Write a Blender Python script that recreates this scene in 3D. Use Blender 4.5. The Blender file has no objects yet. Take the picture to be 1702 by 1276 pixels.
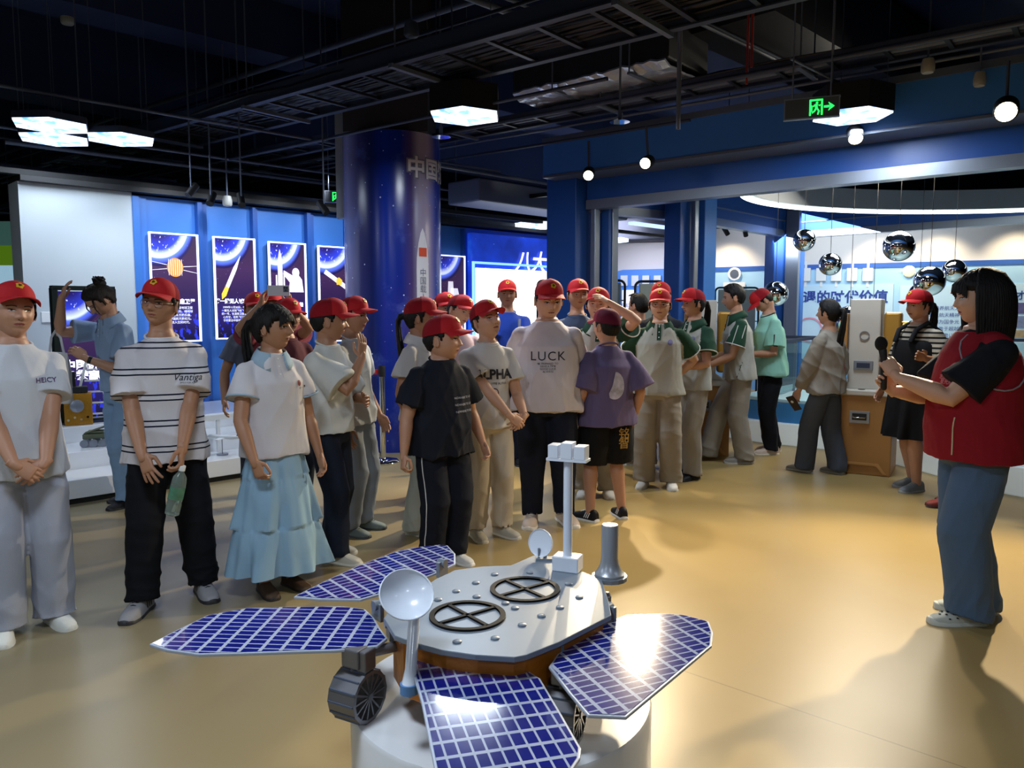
import bpy, math, random
import numpy as np
from mathutils import Vector, Matrix
from mathutils.bvhtree import BVHTree
random.seed(7)
C = bpy.context.scene.collection
SC = bpy.context.scene
PI = math.pi
R = math.radians

# ------------------------------------------------------------------ camera, world, exposure
CAM_H, FPX, PITCH = 1.48, 1300.0, R(5.4)
cam = bpy.data.cameras.new('camera'); cam_o = bpy.data.objects.new('camera', cam); C.objects.link(cam_o)
cam.sensor_width = 36; cam.lens = 36 * FPX / 1702; cam.clip_start = .05
cam_o.location = (0, 0, CAM_H); cam_o.rotation_euler = (PI/2 - PITCH, 0, 0)
SC.camera = cam_o
w = bpy.data.worlds.new('world'); SC.world = w; w.use_nodes = True
w.node_tree.nodes['Background'].inputs[0].default_value = (.20, .30, .52, 1)
w.node_tree.nodes['Background'].inputs[1].default_value = .22
SC.view_settings.view_transform = 'Standard'; SC.view_settings.look = 'None'
SC.view_settings.gamma = 1; SC.view_settings.use_curve_mapping = False
SC.view_settings.exposure = 0.38

def light(kind, loc, energy, color, target=None, size=.5, spot=60, blend=.5, size_y=None):
    l = bpy.data.lights.new('room_light', kind); l.energy = energy; l.color = color
    if kind == 'AREA':
        l.size = size
        if size_y: l.shape = 'RECTANGLE'; l.size_y = size_y
    elif kind == 'SPOT':
        l.shadow_soft_size = size; l.spot_size = R(spot); l.spot_blend = blend
    else: l.shadow_soft_size = size
    o = bpy.data.objects.new('room_light', l); C.objects.link(o); o.location = loc
    d = Vector(target) - Vector(loc) if target else Vector((0, 0, -1))
    o.rotation_euler = d.to_track_quat('-Z', 'Y').to_euler()
    return o
WARM = (1, .82, .55); COOL = (.80, .90, 1.0); WHITE = (1, .96, .9)
HEX = [(-3.84, 6.69, 3.05), (-4.12, 7.22, 3.05), (-3.52, 7.22, 3.05), (-.38, 6.5, 3.08), (2.75, 6.5, 3.08),
       (-4.4, 2.2, 3.05), (-.9, 1.6, 3.05), (2.9, 1.2, 3.05), (.6, -1.6, 3.05), (-3.6, -1.4, 3.05)]  # these five are unseen fill lamps, added above and behind the viewer
HEX_E = [8, 8, 8, 32, 30, 40, 36, 6, 24, 40]
for (x, y, z), e in zip(HEX, HEX_E):
    light('AREA', (x, y, z - .09), e, COOL, size=.5)
# warm display spots on the pavilion beam and track: (x, y, z), aim, watts
SPOTS = [((3.58, 5.68, 2.88), (1.7, 3.2, 0), 560, 80), ((1.27, 7.62, 2.84), (-1.0, 4.5, .3), 480, 74), ((.81, 8.28, 2.84), (-.1, 5.6, 0), 130, 84),
         ((2.93, 6.68, 2.88), (1.7, 4.2, 0), 150, 84)]
for p, t, e, cone in SPOTS:
    light('SPOT', p, e, WARM, t, size=.045, spot=cone, blend=.6)
light('AREA', (4.2, 8.6, 3.2), 95, (1, .9, .72), (3.0, 6.6, 0), size=1.3)      # lamp inside the pavilion

# ------------------------------------------------------------------ pixels to points (reads measurements off the photograph)
def ray(px, py):
    v = Vector(((px - 851) / FPX, -(py - 638) / FPX, -1))
    v.rotate(cam_o.rotation_euler); return v
def at(px, py, Y):
    v = ray(px, py); return Vector((0, 0, CAM_H)) + v * (Y / v.y)
def fl(px, py, z=0.0):
    v = ray(px, py); return Vector((0, 0, CAM_H)) + v * ((z - CAM_H) / v.z)
WU = Vector((.70711, .70711, 0)); WN = Vector((.70711, -.70711, 0)); WD = 8.5      # the long display wall
def on_wall(px, py, off=0.0):
    v = ray(px, py); t = (WD - off) / (-v.dot(WN)); p = Vector((0, 0, CAM_H)) + v * t
    return p.dot(WU), p.z
def wp(s, z, off=0.0):
    return WU * s + WN * (-(WD - off)) + Vector((0, 0, z))

# ------------------------------------------------------------------ materials
def lin(c):
    if isinstance(c, str):
        c = c.lstrip('#'); c = tuple(int(c[i:i+2], 16) / 255 for i in (0, 2, 4))
        return tuple((x / 12.92 if x < .04045 else ((x + .055) / 1.055) ** 2.4) for x in c)
    return tuple(c)
_mats = {}
def mat(name, col='#808080', rough=.6, metal=0, emit=0, ecol=None, bump=0, bscale=60, var=0, vscale=4, alpha=1, trans=0, stretch=None, coat=0, ior=None, spec=None):
    if name in _mats: return _mats[name]
    m = bpy.data.materials.new(name); m.use_nodes = True; _mats[name] = m
    nt = m.node_tree; b = nt.nodes['Principled BSDF']; c = lin(col)
    b.inputs['Base Color'].default_value = (*c, 1); b.inputs['Roughness'].default_value = rough
    b.inputs['Metallic'].default_value = metal; b.inputs['Alpha'].default_value = alpha
    b.inputs['Transmission Weight'].default_value = trans; b.inputs['Coat Weight'].default_value = coat
    if ior: b.inputs['IOR'].default_value = ior
    if spec is not None: b.inputs['Specular IOR Level'].default_value = spec
    if emit:
        b.inputs['Emission Color'].default_value = (*lin(ecol or col), 1); b.inputs['Emission Strength'].default_value = emit
    if bump or var:
        tc = nt.nodes.new('ShaderNodeTexCoord'); mp = nt.nodes.new('ShaderNodeMapping')
        nt.links.new(tc.outputs['Object'], mp.inputs[0])
        if stretch: mp.inputs['Scale'].default_value = stretch
    if bump:
        n = nt.nodes.new('ShaderNodeTexNoise'); n.inputs['Scale'].default_value = bscale; n.inputs['Detail'].default_value = 3
        bm_ = nt.nodes.new('ShaderNodeBump'); bm_.inputs['Strength'].default_value = bump; bm_.inputs['Distance'].default_value = .01
        nt.links.new(mp.outputs[0], n.inputs['Vector']); nt.links.new(n.outputs[0], bm_.inputs['Height']); nt.links.new(bm_.outputs[0], b.inputs['Normal'])
    if var:
        n = nt.nodes.new('ShaderNodeTexNoise'); n.inputs['Scale'].default_value = vscale; n.inputs['Detail'].default_value = 4
        mx = nt.nodes.new('ShaderNodeMix'); mx.data_type = 'RGBA'
        mx.inputs[6].default_value = (*[x * (1 - var) for x in c], 1); mx.inputs[7].default_value = (*[min(1, x * (1 + var)) for x in c], 1)
        nt.links.new(mp.outputs[0], n.inputs['Vector']); nt.links.new(n.outputs[0], mx.inputs[0]); nt.links.new(mx.outputs[2], b.inputs['Base Color'])
    return m

class NT:                                        # tiny node-graph helper
    def __init__(s, m): s.nt = m.node_tree; s.b = s.nt.nodes['Principled BSDF']; s._tc = None
    def tc(s, kind='Object'):
        if not s._tc: s._tc = s.nt.nodes.new('ShaderNodeTexCoord')
        return s._tc.outputs[kind]
    def n(s, typ, **kw):
        x = s.nt.nodes.new(typ)
        for k, v in kw.items(): setattr(x, k, v)
        return x
    def link(s, a, b): s.nt.links.new(a, b)
    def math(s, op, a, b=None, c=None):
        x = s.nt.nodes.new('ShaderNodeMath'); x.operation = op
        for i, v in enumerate((a, b, c)):
            if v is None: continue
            if isinstance(v, (int, float)): x.inputs[i].default_value = v
            else: s.link(v, x.inputs[i])
        return x.outputs[0]
    def mix(s, f, a, b):
        x = s.nt.nodes.new('ShaderNodeMix'); x.data_type = 'RGBA'
        for i, v in ((0, f), (6, a), (7, b)):
            if isinstance(v, (int, float)): x.inputs[i].default_value = v
            elif isinstance(v, (tuple, str)): x.inputs[i].default_value = (*lin(v), 1)
            else: s.link(v, x.inputs[i])
        return x.outputs[2]
    def ramp(s, f, stops, interp='LINEAR'):
        x = s.nt.nodes.new('ShaderNodeValToRGB'); cr = x.color_ramp; cr.interpolation = interp
        while len(cr.elements) < len(stops): cr.elements.new(.5)
        for e, (p, c) in zip(cr.elements, stops): e.position = p; e.color = (*lin(c), 1)
        s.link(f, x.inputs[0]); return x.outputs[0]
    def noise(s, scale, vec=None, detail=4, rough=.5):
        x = s.nt.nodes.new('ShaderNodeTexNoise'); x.inputs['Scale'].default_value = scale; x.inputs['Detail'].default_value = detail
        x.inputs['Roughness'].default_value = rough
        s.link(vec if vec is not None else s.tc(), x.inputs['Vector']); return x.outputs[0]
    def sep(s, vec=None):
        x = s.nt.nodes.new('ShaderNodeSeparateXYZ'); s.link(vec if vec is not None else s.tc(), x.inputs[0]); return x.outputs
    def stars(s, scale, size, vec=None):
        x = s.nt.nodes.new('ShaderNodeTexVoronoi'); x.inputs['Scale'].default_value = scale
        s.link(vec if vec is not None else s.tc(), x.inputs['Vector'])
        d = s.math('LESS_THAN', x.outputs['Distance'], size)
        r = s.nt.nodes.new('ShaderNodeSeparateColor'); s.link(x.outputs['Color'], r.inputs[0])
        return s.math('MULTIPLY', d, s.math('GREATER_THAN', r.outputs[0], .55))
    def base(s, c): s.link(c, s.b.inputs['Base Color'])
    def emit(s, c, st): s.link(c, s.b.inputs['Emission Color']); s.b.inputs['Emission Strength'].default_value = st

# ------------------------------------------------------------------ mesh building
def tag(o, label=None, cat=None, group=None, kind=None):
    if label: o['label'] = label
    if cat: o['category'] = cat
    if group: o['group'] = group
    if kind: o['kind'] = kind
    return o
def empty(name, loc=(0, 0, 0), rz=0, **kw):
    o = bpy.data.objects.new(name, None); C.objects.link(o); o.location = loc; o.rotation_euler = (0, 0, rz)
    o.empty_display_size = .1
    return tag(o, **kw)

class MB:
    def __init__(s): s.v = []; s.f = []; s.mi = []; s.cur = 0
    def add(s, vs, fs):
        n = len(s.v); s.v += [tuple(v) for v in vs]; s.f += [tuple(i + n for i in f) for f in fs]; s.mi += [s.cur] * len(fs); return s
    def box(s, c, size, rz=0, M=None):
        x, y, z = [a / 2 for a in size]; vs = [Vector((i * x, j * y, k * z)) for i in (-1, 1) for j in (-1, 1) for k in (-1, 1)]
        rot = M if M else Matrix.Rotation(rz, 3, 'Z'); c = Vector(c)
        return s.add([rot @ v + c for v in vs], [(0, 1, 3, 2), (4, 6, 7, 5), (0, 4, 5, 1), (2, 3, 7, 6), (0, 2, 6, 4), (1, 5, 7, 3)])
    def beam(s, a, b, wd, ht, up=Vector((0, 0, 1))):          # a box running from a to b (axis at its centre)
        a, b = Vector(a), Vector(b); d = (b - a); L = d.length; d.normalize(); sd = d.cross(up).normalized(); u = sd.cross(d)
        vs = []
        for p in (a, b):
            for i, j in ((-1, -1), (1, -1), (1, 1), (-1, 1)): vs.append(p + sd * (i * wd / 2) + u * (j * ht / 2))
        return s.add(vs, [(3, 2, 1, 0), (4, 5, 6, 7), (0, 1, 5, 4), (1, 2, 6, 5), (2, 3, 7, 6), (3, 0, 4, 7)])
    def loft(s, rings, cap=True, closed=True):
        n = len(rings[0]); k = len(rings); vs = [p for r in rings for p in r]; fs = []
        m = n if closed else n - 1
        for i in range(k - 1):
            for j in range(m): fs.append((i*n+j, i*n+(j+1) % n, (i+1)*n+(j+1) % n, (i+1)*n+j))
        if cap: fs.append(tuple(range(n))[::-1]); fs.append(tuple((k-1)*n + j for j in range(n)))
        return s.add(vs, fs)
    def tube(s, pts, r, seg=10, cap=True, flat=1.0, up=None, round_ends=False):
        pts = [Vector(p) for p in pts]; rs = list(r) if isinstance(r, (list, tuple)) else [r] * len(pts)
        if round_ends:
            def ext(p0, p1, r0, sign):
                d = (p0 - p1).normalized(); return [(p0 + d * r0 * math.sin(a), r0 * math.cos(a)) for a in (R(28), R(55), R(78))]
            st = ext(pts[0], pts[1], rs[0], 1)[::-1]; en = ext(pts[-1], pts[-2], rs[-1], 1)
            pts = [p for p, _ in st] + pts + [p for p, _ in en]; rs = [q for _, q in st] + rs + [q for _, q in en]
        rings = []; ref = Vector(up) if up else None; prev = None
        for i, p in enumerate(pts):
            d = (pts[min(i+1, len(pts)-1)] - pts[max(i-1, 0)])
            if d.length < 1e-7: d = prev or Vector((0, 0, 1))
            d = d.normalized(); prev = d
            if ref is None: ref = Vector((0, 0, 1)) if abs(d.z) < .9 else Vector((1, 0, 0))
            u = (ref - d * ref.dot(d))
            if u.length < 1e-4: u = d.orthogonal()
            u.normalize(); v = d.cross(u); ref = u if not up else ref
            rr = rs[i]; ru, rv = (rr if isinstance(rr, tuple) else (rr * flat, rr))
            rings.append([p + u * (ru * math.cos(t)) + v * (rv * math.sin(t)) for t in [2*PI*k/seg for k in range(seg)]])
        return s.loft(rings, cap)
    def cyl(s, a, b, r, r2=None, seg=20): return s.tube([a, b], [r, r if r2 is None else r2], seg)
    def ell(s, c, rad, M=None, seg=16, rg=10):
        c = Vector(c); M = M or Matrix.Identity(3); rings = []
        for i in range(1, rg):
            t = PI * i / rg; rings.append([c + M @ Vector((rad[0]*math.sin(t)*math.cos(2*PI*j/seg), rad[1]*math.sin(t)*math.sin(2*PI*j/seg), -rad[2]*math.cos(t))) for j in range(seg)])
        n0 = len(s.v); s.loft(rings, False)
        s.add([c + M @ Vector((0, 0, -rad[2])), c + M @ Vector((0, 0, rad[2]))], []); a = len(s.v) - 2; k = (rg-2)*seg
        for j in range(seg):
            s.f.append((a, n0+(j+1) % seg, n0+j)); s.f.append((a+1, n0+k+j, n0+k+(j+1) % seg)); s.mi += [s.cur]*2
        return s
    def lathe(s, prof, c=(0, 0, 0), M=None, seg=32, cap=True):
        c = Vector(c); M = M or Matrix.Identity(3)
        return s.loft([[c + M @ Vector((r*math.cos(2*PI*j/seg), r*math.sin(2*PI*j/seg), z)) for j in range(seg)] for r, z in prof], cap)
    def prism(s, poly, z0, z1, M=None, c=(0, 0, 0)):          # poly: list of 2-tuples, extruded along local z
        M = M or Matrix.Identity(3); c = Vector(c)
        ar = sum(poly[i][0]*poly[(i+1) % len(poly)][1] - poly[(i+1) % len(poly)][0]*poly[i][1] for i in range(len(poly)))
        if ar < 0: poly = poly[::-1]
        return s.loft([[c + M @ Vector((x, y, z)) for x, y in poly] for z in (z0, z1)])
    def build(s, name, mats, parent=None, smooth=0, loc=None, rz=None, bevel=0, bseg=2):
        me = bpy.data.meshes.new(name); me.from_pydata(s.v, [], s.f); me.validate()
        if not isinstance(mats, (list, tuple)): mats = [mats]
        for m in mats: me.materials.append(m)
        if len(mats) > 1 and len(me.polygons) == len(s.mi): me.polygons.foreach_set('material_index', s.mi)
        if smooth:
            me.shade_smooth(); me.set_sharp_from_angle(angle=R(smooth))
        o = bpy.data.objects.new(name, me); C.objects.link(o)
        if loc is not None: o.location = loc
        if rz is not None: o.rotation_euler = (0, 0, rz)
        if parent: o.parent = parent
        if bevel:
            bv = o.modifiers.new('bevel', 'BEVEL'); bv.width = bevel; bv.segments = bseg; bv.limit_method = 'ANGLE'; bv.angle_limit = R(40)
        return o

def shift(me, M4):
    me.transform(M4); return me
def text_mesh(body, size=.1, extrude=.0, align='CENTER', bold=0.0, shear=0.0, spacing=1.0, line=1.0):
    c = bpy.data.curves.new('text', 'FONT'); c.body = body; c.size = size; c.extrude = extrude; c.align_x = align; c.align_y = 'CENTER'
    c.offset = bold; c.shear = shear; c.space_character = spacing; c.space_line = line; c.resolution_u = 3
    o = bpy.data.objects.new('text', c); C.objects.link(o); dg = bpy.context.evaluated_depsgraph_get(); dg.update()
    me = bpy.data.meshes.new_from_object(o.evaluated_get(dg)); bpy.data.objects.remove(o); bpy.data.curves.remove(c)
    me.materials.clear(); return me
def frame3(o, xdir, up=Vector((0, 0, 1))):       # matrix: local x = xdir, local y = up, local z = towards the viewer
    x = Vector(xdir).normalized(); y = Vector(up).normalized(); z = x.cross(y)
    M = Matrix((x, y, z)).transposed().to_4x4(); M.translation = Vector(o); return M
def put_text(name, body, M4, m, parent=None, **kw):
    me = text_mesh(body, **kw); me.transform(M4); me.materials.append(m)
    o = bpy.data.objects.new(name, me); C.objects.link(o)
    if parent: o.parent = parent
    return o
def struct(o): o['kind'] = 'structure'; return o
# ================================================================== the setting
T = Vector((.783, -.622, 0)); TP = Vector((.622, .783, 0))       # run of the ceiling trays, and across it
def floor_mat():
    m = mat('floor_resin', '#9B8656', .16, spec=.3); g = NT(m); xyz = g.sep()
    n = g.noise(.55); n2 = g.noise(6, detail=6)
    c = g.ramp(n, [(.3, '#9C8452'), (.7, '#A48E5E')]); c = g.mix(g.math('MULTIPLY', n2, .18), c, '#927A4A')
    # cooler light of the left side painted in as a gradual blend to grey
    a = g.math('ADD', g.math('MULTIPLY', xyz[0], .62), g.math('MULTIPLY', xyz[1], -.78))
    c = g.mix(g.math('MULTIPLY', g.math('SUBTRACT', 1.0, g.math('SMOOTH_MAX', g.math('MINIMUM', g.math('MULTIPLY', g.math('ADD', xyz[0], 1.6), .45), 1.0), 0.0, .2)), .75), c, '#86806C')
    sp = g.math('LESS_THAN', g.math('ABSOLUTE', g.math('SUBTRACT', g.math('ADD', g.math('MULTIPLY', xyz[0], .667), g.math('MULTIPLY', xyz[1], .745)), 2.78)), .0035)
    sp2 = g.math('LESS_THAN', g.math('ABSOLUTE', g.math('ADD', a, 9.4)), .004)
    b2 = g.math('ADD', g.math('MULTIPLY', xyz[0], .78), g.math('MULTIPLY', xyz[1], .62))
    sp3 = g.math('LESS_THAN', g.math('ABSOLUTE', g.math('SUBTRACT', b2, 9.4)), .004)
    c = g.mix(g.math('MULTIPLY', g.math('MAXIMUM', g.math('MAXIMUM', sp, sp2), sp3), .55), c, '#6B5425'); g.base(c)
    rr = g.math('ADD', .30, g.math('MULTIPLY', g.noise(1.2, detail=2), .08)); g.link(rr, g.b.inputs['Roughness'])
    bp = g.n('ShaderNodeBump'); bp.inputs['Strength'].default_value = .05; bp.inputs['Distance'].default_value = .02
    g.link(g.noise(2.2, detail=2), bp.inputs['Height']); g.link(bp.outputs[0], g.b.inputs['Normal'])
    return m
mb = MB(); mb.box((1, 7, -.05), (34, 34, .1)); struct(mb.build('floor', floor_mat()))
M_CEIL = mat('ceiling_paint', '#24345C', .8, var=.3, vscale=.7); M_BLACK = mat('black_paint', '#0B0D12', .55)
M_DK = mat('dark_grey_steel', '#2E3850', .6, metal=.1); M_DK2 = mat('grey_steel', '#566278', .5, metal=.15); M_CAB = mat('cable_black', '#10131A', .5)
M_WHITE = mat('white_paint', '#E8ECEE', .5); M_BLUE = mat('blue_panel', '#3A78CC', .45, var=.06, vscale=2); M_BLUE2 = mat('deep_blue_panel', '#2255A6', .4)
M_SILVER = mat('brushed_aluminium', '#9098A6', .38, metal=.7, bump=.1, bscale=90, stretch=(1, 1, .05)); M_CHROME = mat('chrome', '#D8DCE0', .04, metal=1)
mb = MB(); mb.box((1, 7, 4.85), (34, 34, .1)); struct(mb.build('ceiling', M_CEIL))
# far room walls
mb = MB(); mb.box((1, 23.9, 2.4), (34, .2, 4.9)); struct(mb.build('wall_far', mat('navy_wall', '#10182E', .8)))
mb = MB(); mb.box((-15.9, 7, 2.4), (.2, 34, 4.9)); struct(mb.build('wall_left', mat('navy_wall')))
mb = MB(); mb.box((17.9, 7, 2.4), (.2, 34, 4.9)); struct(mb.build('wall_right', mat('navy_wall')))
mb = MB(); mb.box((1, -9.9, 2.4), (34, .2, 4.9)); struct(mb.build('wall_back', mat('hall_wall', '#7E8CA0', .7)))

# ---- the long display wall: white part, then blue ribbed panels
WH = 2.68
def wbox(name, s0, s1, z0, z1, o0, o1, m, parent=None, **kw):     # slab in display-wall coordinates, offsets towards the camera
    mb = MB(); c = wp((s0+s1)/2, (z0+z1)/2, (o0+o1)/2); mb.box(c, (abs(s1-s0), abs(o1-o0), z1-z0), PI/4); return mb.build(name, m, parent, **kw)
s_a = on_wall(35, 400)[0]; s_b = on_wall(222, 400)[0]; s_c = on_wall(912, 500)[0] + .6
struct(wbox('wall_display_white', s_a, s_b, 0, WH, -.35, .0, mat('wall_white', '#BCC6CC', .6)))
struct(wbox('wall_display_blue', s_b, s_c, 0, WH - .02, -.35, -.06, M_BLUE))
k = 1
ribs = [(222, 247), (329, 347), (420, 431), (510, 524), (575, 590), (690, 705), (742+28, 776)]
for a, b in ribs:
    sa, sb = on_wall(a, 400)[0], on_wall(b, 400)[0]
    mb = MB()
    for f0, f1, o in ((0, .42, .02), (.42, 1, -.03)):
        p = wp(sa + (sb-sa)*(f0+f1)/2, WH/2 - .02, (o-.06)/2); mb.box(p, ((sb-sa)*(f1-f0)+.001, o+.06, WH-.04), PI/4)
    struct(mb.build('trim_%d' % k, M_BLUE2 if k != 1 else M_BLUE)); k += 1
mb = MB(); mb.box(wp((s_a+s_c)/2, WH+.02, -.1), (s_c-s_a, .4, .05), PI/4); struct(mb.build('trim_%d' % k, M_BLACK)); k += 1

# ---- lightbox posters
def poster_mat():
    m = mat('poster_print', '#20143A', .35); g = NT(m); uv = g.tc('UV'); xy = g.sep(uv)
    c = g.ramp(xy[1], [(0, '#0C0A24'), (.22, '#241A5E'), (.45, '#2A1A44'), (.7, '#3A2348'), (1, '#2A1C30')])
    dx = g.math('SUBTRACT', xy[0], .15); dy = g.math('MULTIPLY', g.math('SUBTRACT', xy[1], 1.12), 2.0)
    d = g.math('SQRT', g.math('ADD', g.math('POWER', dx, 2), g.math('POWER', dy, 2)))
    arc = g.ramp(d, [(0, '#2A1830'), (.30, '#201660'), (.52, '#2A3CC8'), (.66, '#DDE9FF'), (.70, '#5A74FF'), (.80, '#20184E'), (1, '#000000')])
    inside = g.math('LESS_THAN', d, .84); c = g.mix(inside, c, arc)
    st = g.math('MAXIMUM', g.stars(26, .06, uv), g.math('MULTIPLY', g.math('GREATER_THAN', g.noise(24, uv, 6), .63), g.math('LESS_THAN', d, .6)))
    c = g.mix(st, c, '#C8CCFF')
    low = g.math('MULTIPLY', g.math('LESS_THAN', xy[1], .3), g.math('GREATER_THAN', g.noise(9, uv, 6), .56)); c = g.mix(g.math('MULTIPLY', low, .7), c, '#2C3BD8')
    g.base(c); g.emit(c, .75); return m
M_POST = poster_mat(); M_LIT = mat('lit_white_edge', '#DDE8FF', .4, emit=1.6); M_LTXT = mat('lit_white_print', '#F2F4FF', .5, emit=.9)
M_GOLDP = mat('gold_print', '#D98A3A', .5, emit=.7); M_WHP = mat('white_print', '#E6E2F0', .5, emit=.7); M_YEL = mat('yellow_print', '#F0C040', .5, emit=.7)
def quad_uv(name, M4, wd, ht, m, parent=None, th=.012):
    mb = MB(); x, y = wd/2, ht/2
    mb.add([(-x,-y,0),(x,-y,0),(x,y,0),(-x,y,0),(-x,-y,-th),(x,-y,-th),(x,y,-th),(-x,y,-th)], [(0,1,2,3),(5,4,7,6),(4,5,1,0),(1,5,6,2),(2,6,7,3),(3,7,4,0)])
    o = mb.build(name, m, parent); me = o.data; uvl = me.uv_layers.new(name='UVMap')
    for i, lp in enumerate(me.loops):
        v = me.vertices[lp.vertex_index].co; uvl.data[i].uv = (v.x/wd+.5, v.y/ht+.5)
    me.transform(M4); return o
def flat(mb, pts, z0=.002, z1=.006): mb.prism(pts, z0, z1)
def poster(px0, px1, ptop, pbot, label, title, body, art):
    xm = (px0+px1)/2; s0, _ = on_wall(px0, 450); s1, _ = on_wall(px1, 450); zt = on_wall(xm, ptop)[1]; zb = on_wall(xm, pbot)[1]
    s = (s0+s1)/2; wd = s1-s0; ht = zt-zb
    r = empty('poster_lightbox', wp(s, zb, -.06), 0, label=label, cat='poster', group='lit space posters along the blue wall')
    M4 = frame3(wp(s, (zt+zb)/2, .03), WU); L = Matrix.Translation(-r.location)
    def add(o): o.data.transform(L); o.parent = r; return o
    add(quad_uv('print', M4, wd-.03, ht-.03, M_POST))
    mb = MB(); t = .014
    for cx, cy, a, b in ((0, ht/2, wd+t, t), (0, -ht/2, wd+t, t), (wd/2, 0, t, ht), (-wd/2, 0, t, ht)): mb.box((cx, cy, -.005), (a, b, .03))
    o = mb.build('lit_frame', M_LIT); o.data.transform(M4); add(o)
    mb = MB(); mb.box((0, 0, -.045), (wd*.97, ht*.97, .05)); o = mb.build('housing', M_DK2); o.data.transform(M4); add(o)
    if title: add(put_text('title', title, M4 @ Matrix.Translation((0, -ht*.13, .004)), M_LTXT, size=wd*.115, bold=.0025))
    if body: add(put_text('caption', body, M4 @ Matrix.Translation((0, -ht*.255, .004)), M_LTXT, size=wd*.062, line=1.25))
    if art: art(add, M4, wd, ht)
    return r
def art_sat(add, M4, wd, ht):
    mb = MB(); c = (0, ht*.19)
    pts = [(c[0]+wd*.17*math.cos(t), c[1]+wd*.2*math.sin(t)) for t in [2*PI*i/20 for i in range(20)]]; flat(mb, pts); o = mb.build('satellite_picture', M_GOLDP); o.data.transform(M4); add(o)
    mb = MB(); flat(mb, [(-.03, c[1]+wd*.2), (.03, c[1]+wd*.2), (.012, c[1]+wd*.36), (-.012, c[1]+wd*.36)]) if 0 else None
    for a, b in ((-.17, .05), (-.17, -.03), (.17, .02), (.17, -.05)):
        x0 = wd*a; y0 = c[1]+wd*b; x1 = wd*.5*(1 if a > 0 else -1)*.95; y1 = c[1]+wd*b*2.2; mb.add([(x0, y0-.003, .004), (x1, y1-.002, .004), (x1, y1+.002, .004), (x0, y0+.003, .004)], [(0, 1, 2, 3)])
    for q in range(-3, 4): flat(mb, [(q*wd*.045-.002, c[1]-wd*.17), (q*wd*.045+.002, c[1]-wd*.17), (q*wd*.045+.002, c[1]+wd*.17), (q*wd*.045-.002, c[1]+wd*.17)], .006, .008)
    o = mb.build('antenna_picture', M_WHP); o.data.transform(M4); add(o)
def art_rocket_tilt(add, M4, wd, ht):
    mb = MB(); Rt = Matrix.Rotation(R(-25), 3, 'Z'); c = (-.02, ht*.17, 0); w_ = wd*.045
    body_ = [(-w_, -.28*ht), (w_, -.28*ht), (w_, .05*ht), (w_*.5, .17*ht), (0, .28*ht), (-w_*.5, .17*ht), (-w_, .05*ht)]
    mb.prism([(x, y*.62) for x, y in body_], .002, .006, Rt, c); o = mb.build('rocket_picture', M_WHP); o.data.transform(M4); add(o)
    mb = MB(); mb.prism([(-w_, -.175*ht), (w_, -.175*ht), (w_*1.3, -.26*ht), (0, -.31*ht), (-w_*1.3, -.26*ht)], .002, .005, Rt, c)
    o = mb.build('flame_picture', M_YEL); o.data.transform(M4); add(o)
def art_astro(add, M4, wd, ht):
    mb = MB(); x = -wd*.22; w_ = wd*.06
    flat(mb, [(x-w_, 0), (x+w_, 0), (x+w_, ht*.3), (x+w_*.5, ht*.38), (x, ht*.43), (x-w_*.5, ht*.38), (x-w_, ht*.3)])
    for q in (-1, 1): flat(mb, [(x+q*w_*1.7-.01, 0), (x+q*w_*1.7+.01, 0), (x+q*w_*1.7+.008, ht*.17), (x+q*w_*1.7-.008, ht*.17)])
    o = mb.build('rocket_picture', M_WHP); o.data.transform(M4); add(o)
    mb = MB(); flat(mb, [(wd*.0, 0), (wd*.42, 0), (wd*.38, ht*.13), (wd*.3, ht*.17), (wd*.12, ht*.17), (-wd*.12, ht*.22), (-wd*.14, ht*.18), (wd*.04, ht*.1)])
    flat(mb, [(wd*.21+wd*.1*math.cos(t), ht*.2+wd*.12*math.sin(t)) for t in [2*PI*i/14 for i in range(14)]]); o = mb.build('spacesuit_picture', M_WHP); o.data.transform(M4); add(o)
def art_probe(add, M4, wd, ht):
    mb = MB(); mb.prism([(-wd*.42, -wd*.05), (wd*.42, -wd*.05), (wd*.42, wd*.05), (-wd*.42, wd*.05)], .002, .005, Matrix.Rotation(R(-32), 3, 'Z'), (0, ht*.13, 0))
    o = mb.build('solar_wing_picture', M_WHP); o.data.transform(M4); add(o)
    mb = MB(); flat(mb, [(-.035, ht*.10), (.035, ht*.10), (.045, ht*.15), (0, ht*.18), (-.04, ht*.16)], .005, .008); o = mb.build('probe_picture', M_YEL); o.data.transform(M4); add(o)
def art_lander(add, M4, wd, ht):
    mb = MB()
    for a, b, c_, d in ((-.1, .1, .05, .2), (0, .3, .02, .12), (-.2, -.02, 0, .05), (.1, .25, -.04, .03)): flat(mb, [(wd*a, ht*c_), (wd*b, ht*c_), (wd*b*.8, ht*d), (wd*a*.8, ht*d)])
    for a in (-.3, .0, .3): mb.add([(wd*a*.3, ht*.06, .004), (wd*a, -ht*.05, .004), (wd*a+.008, -ht*.05, .004), (wd*a*.3+.01, ht*.06, .004)], [(0, 1, 2, 3)])
    o = mb.build('lander_picture', M_WHP); o.data.transform(M4); add(o)
BT = '1999年11月20日，中国第\n一艘无人试验飞船飞行一天\n的一号，在酒泉卫星发射中\n心升空，在轨飞行后返回\n于内蒙古中部地区着陆。'
poster(249, 328, 389, 567, 'lit poster with an orange round satellite, behind the boy in striped shirt', '第一颗人造卫星', '中国第一颗人造地球卫星\n在酒泉发射成功，绕地球\n飞行并播送东方的乐曲，\n开创了中国航天新纪元。\n标志着进入空间时代。', art_sat)
poster(355, 422, 396, 562, 'lit poster with a tilted white rocket and its flame', '第一艘无人试验飞船', BT, art_rocket_tilt)
poster(446, 506, 404, 566, 'lit poster with a white rocket and a waving astronaut', '第一艘载人飞船', BT, art_astro)
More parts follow.
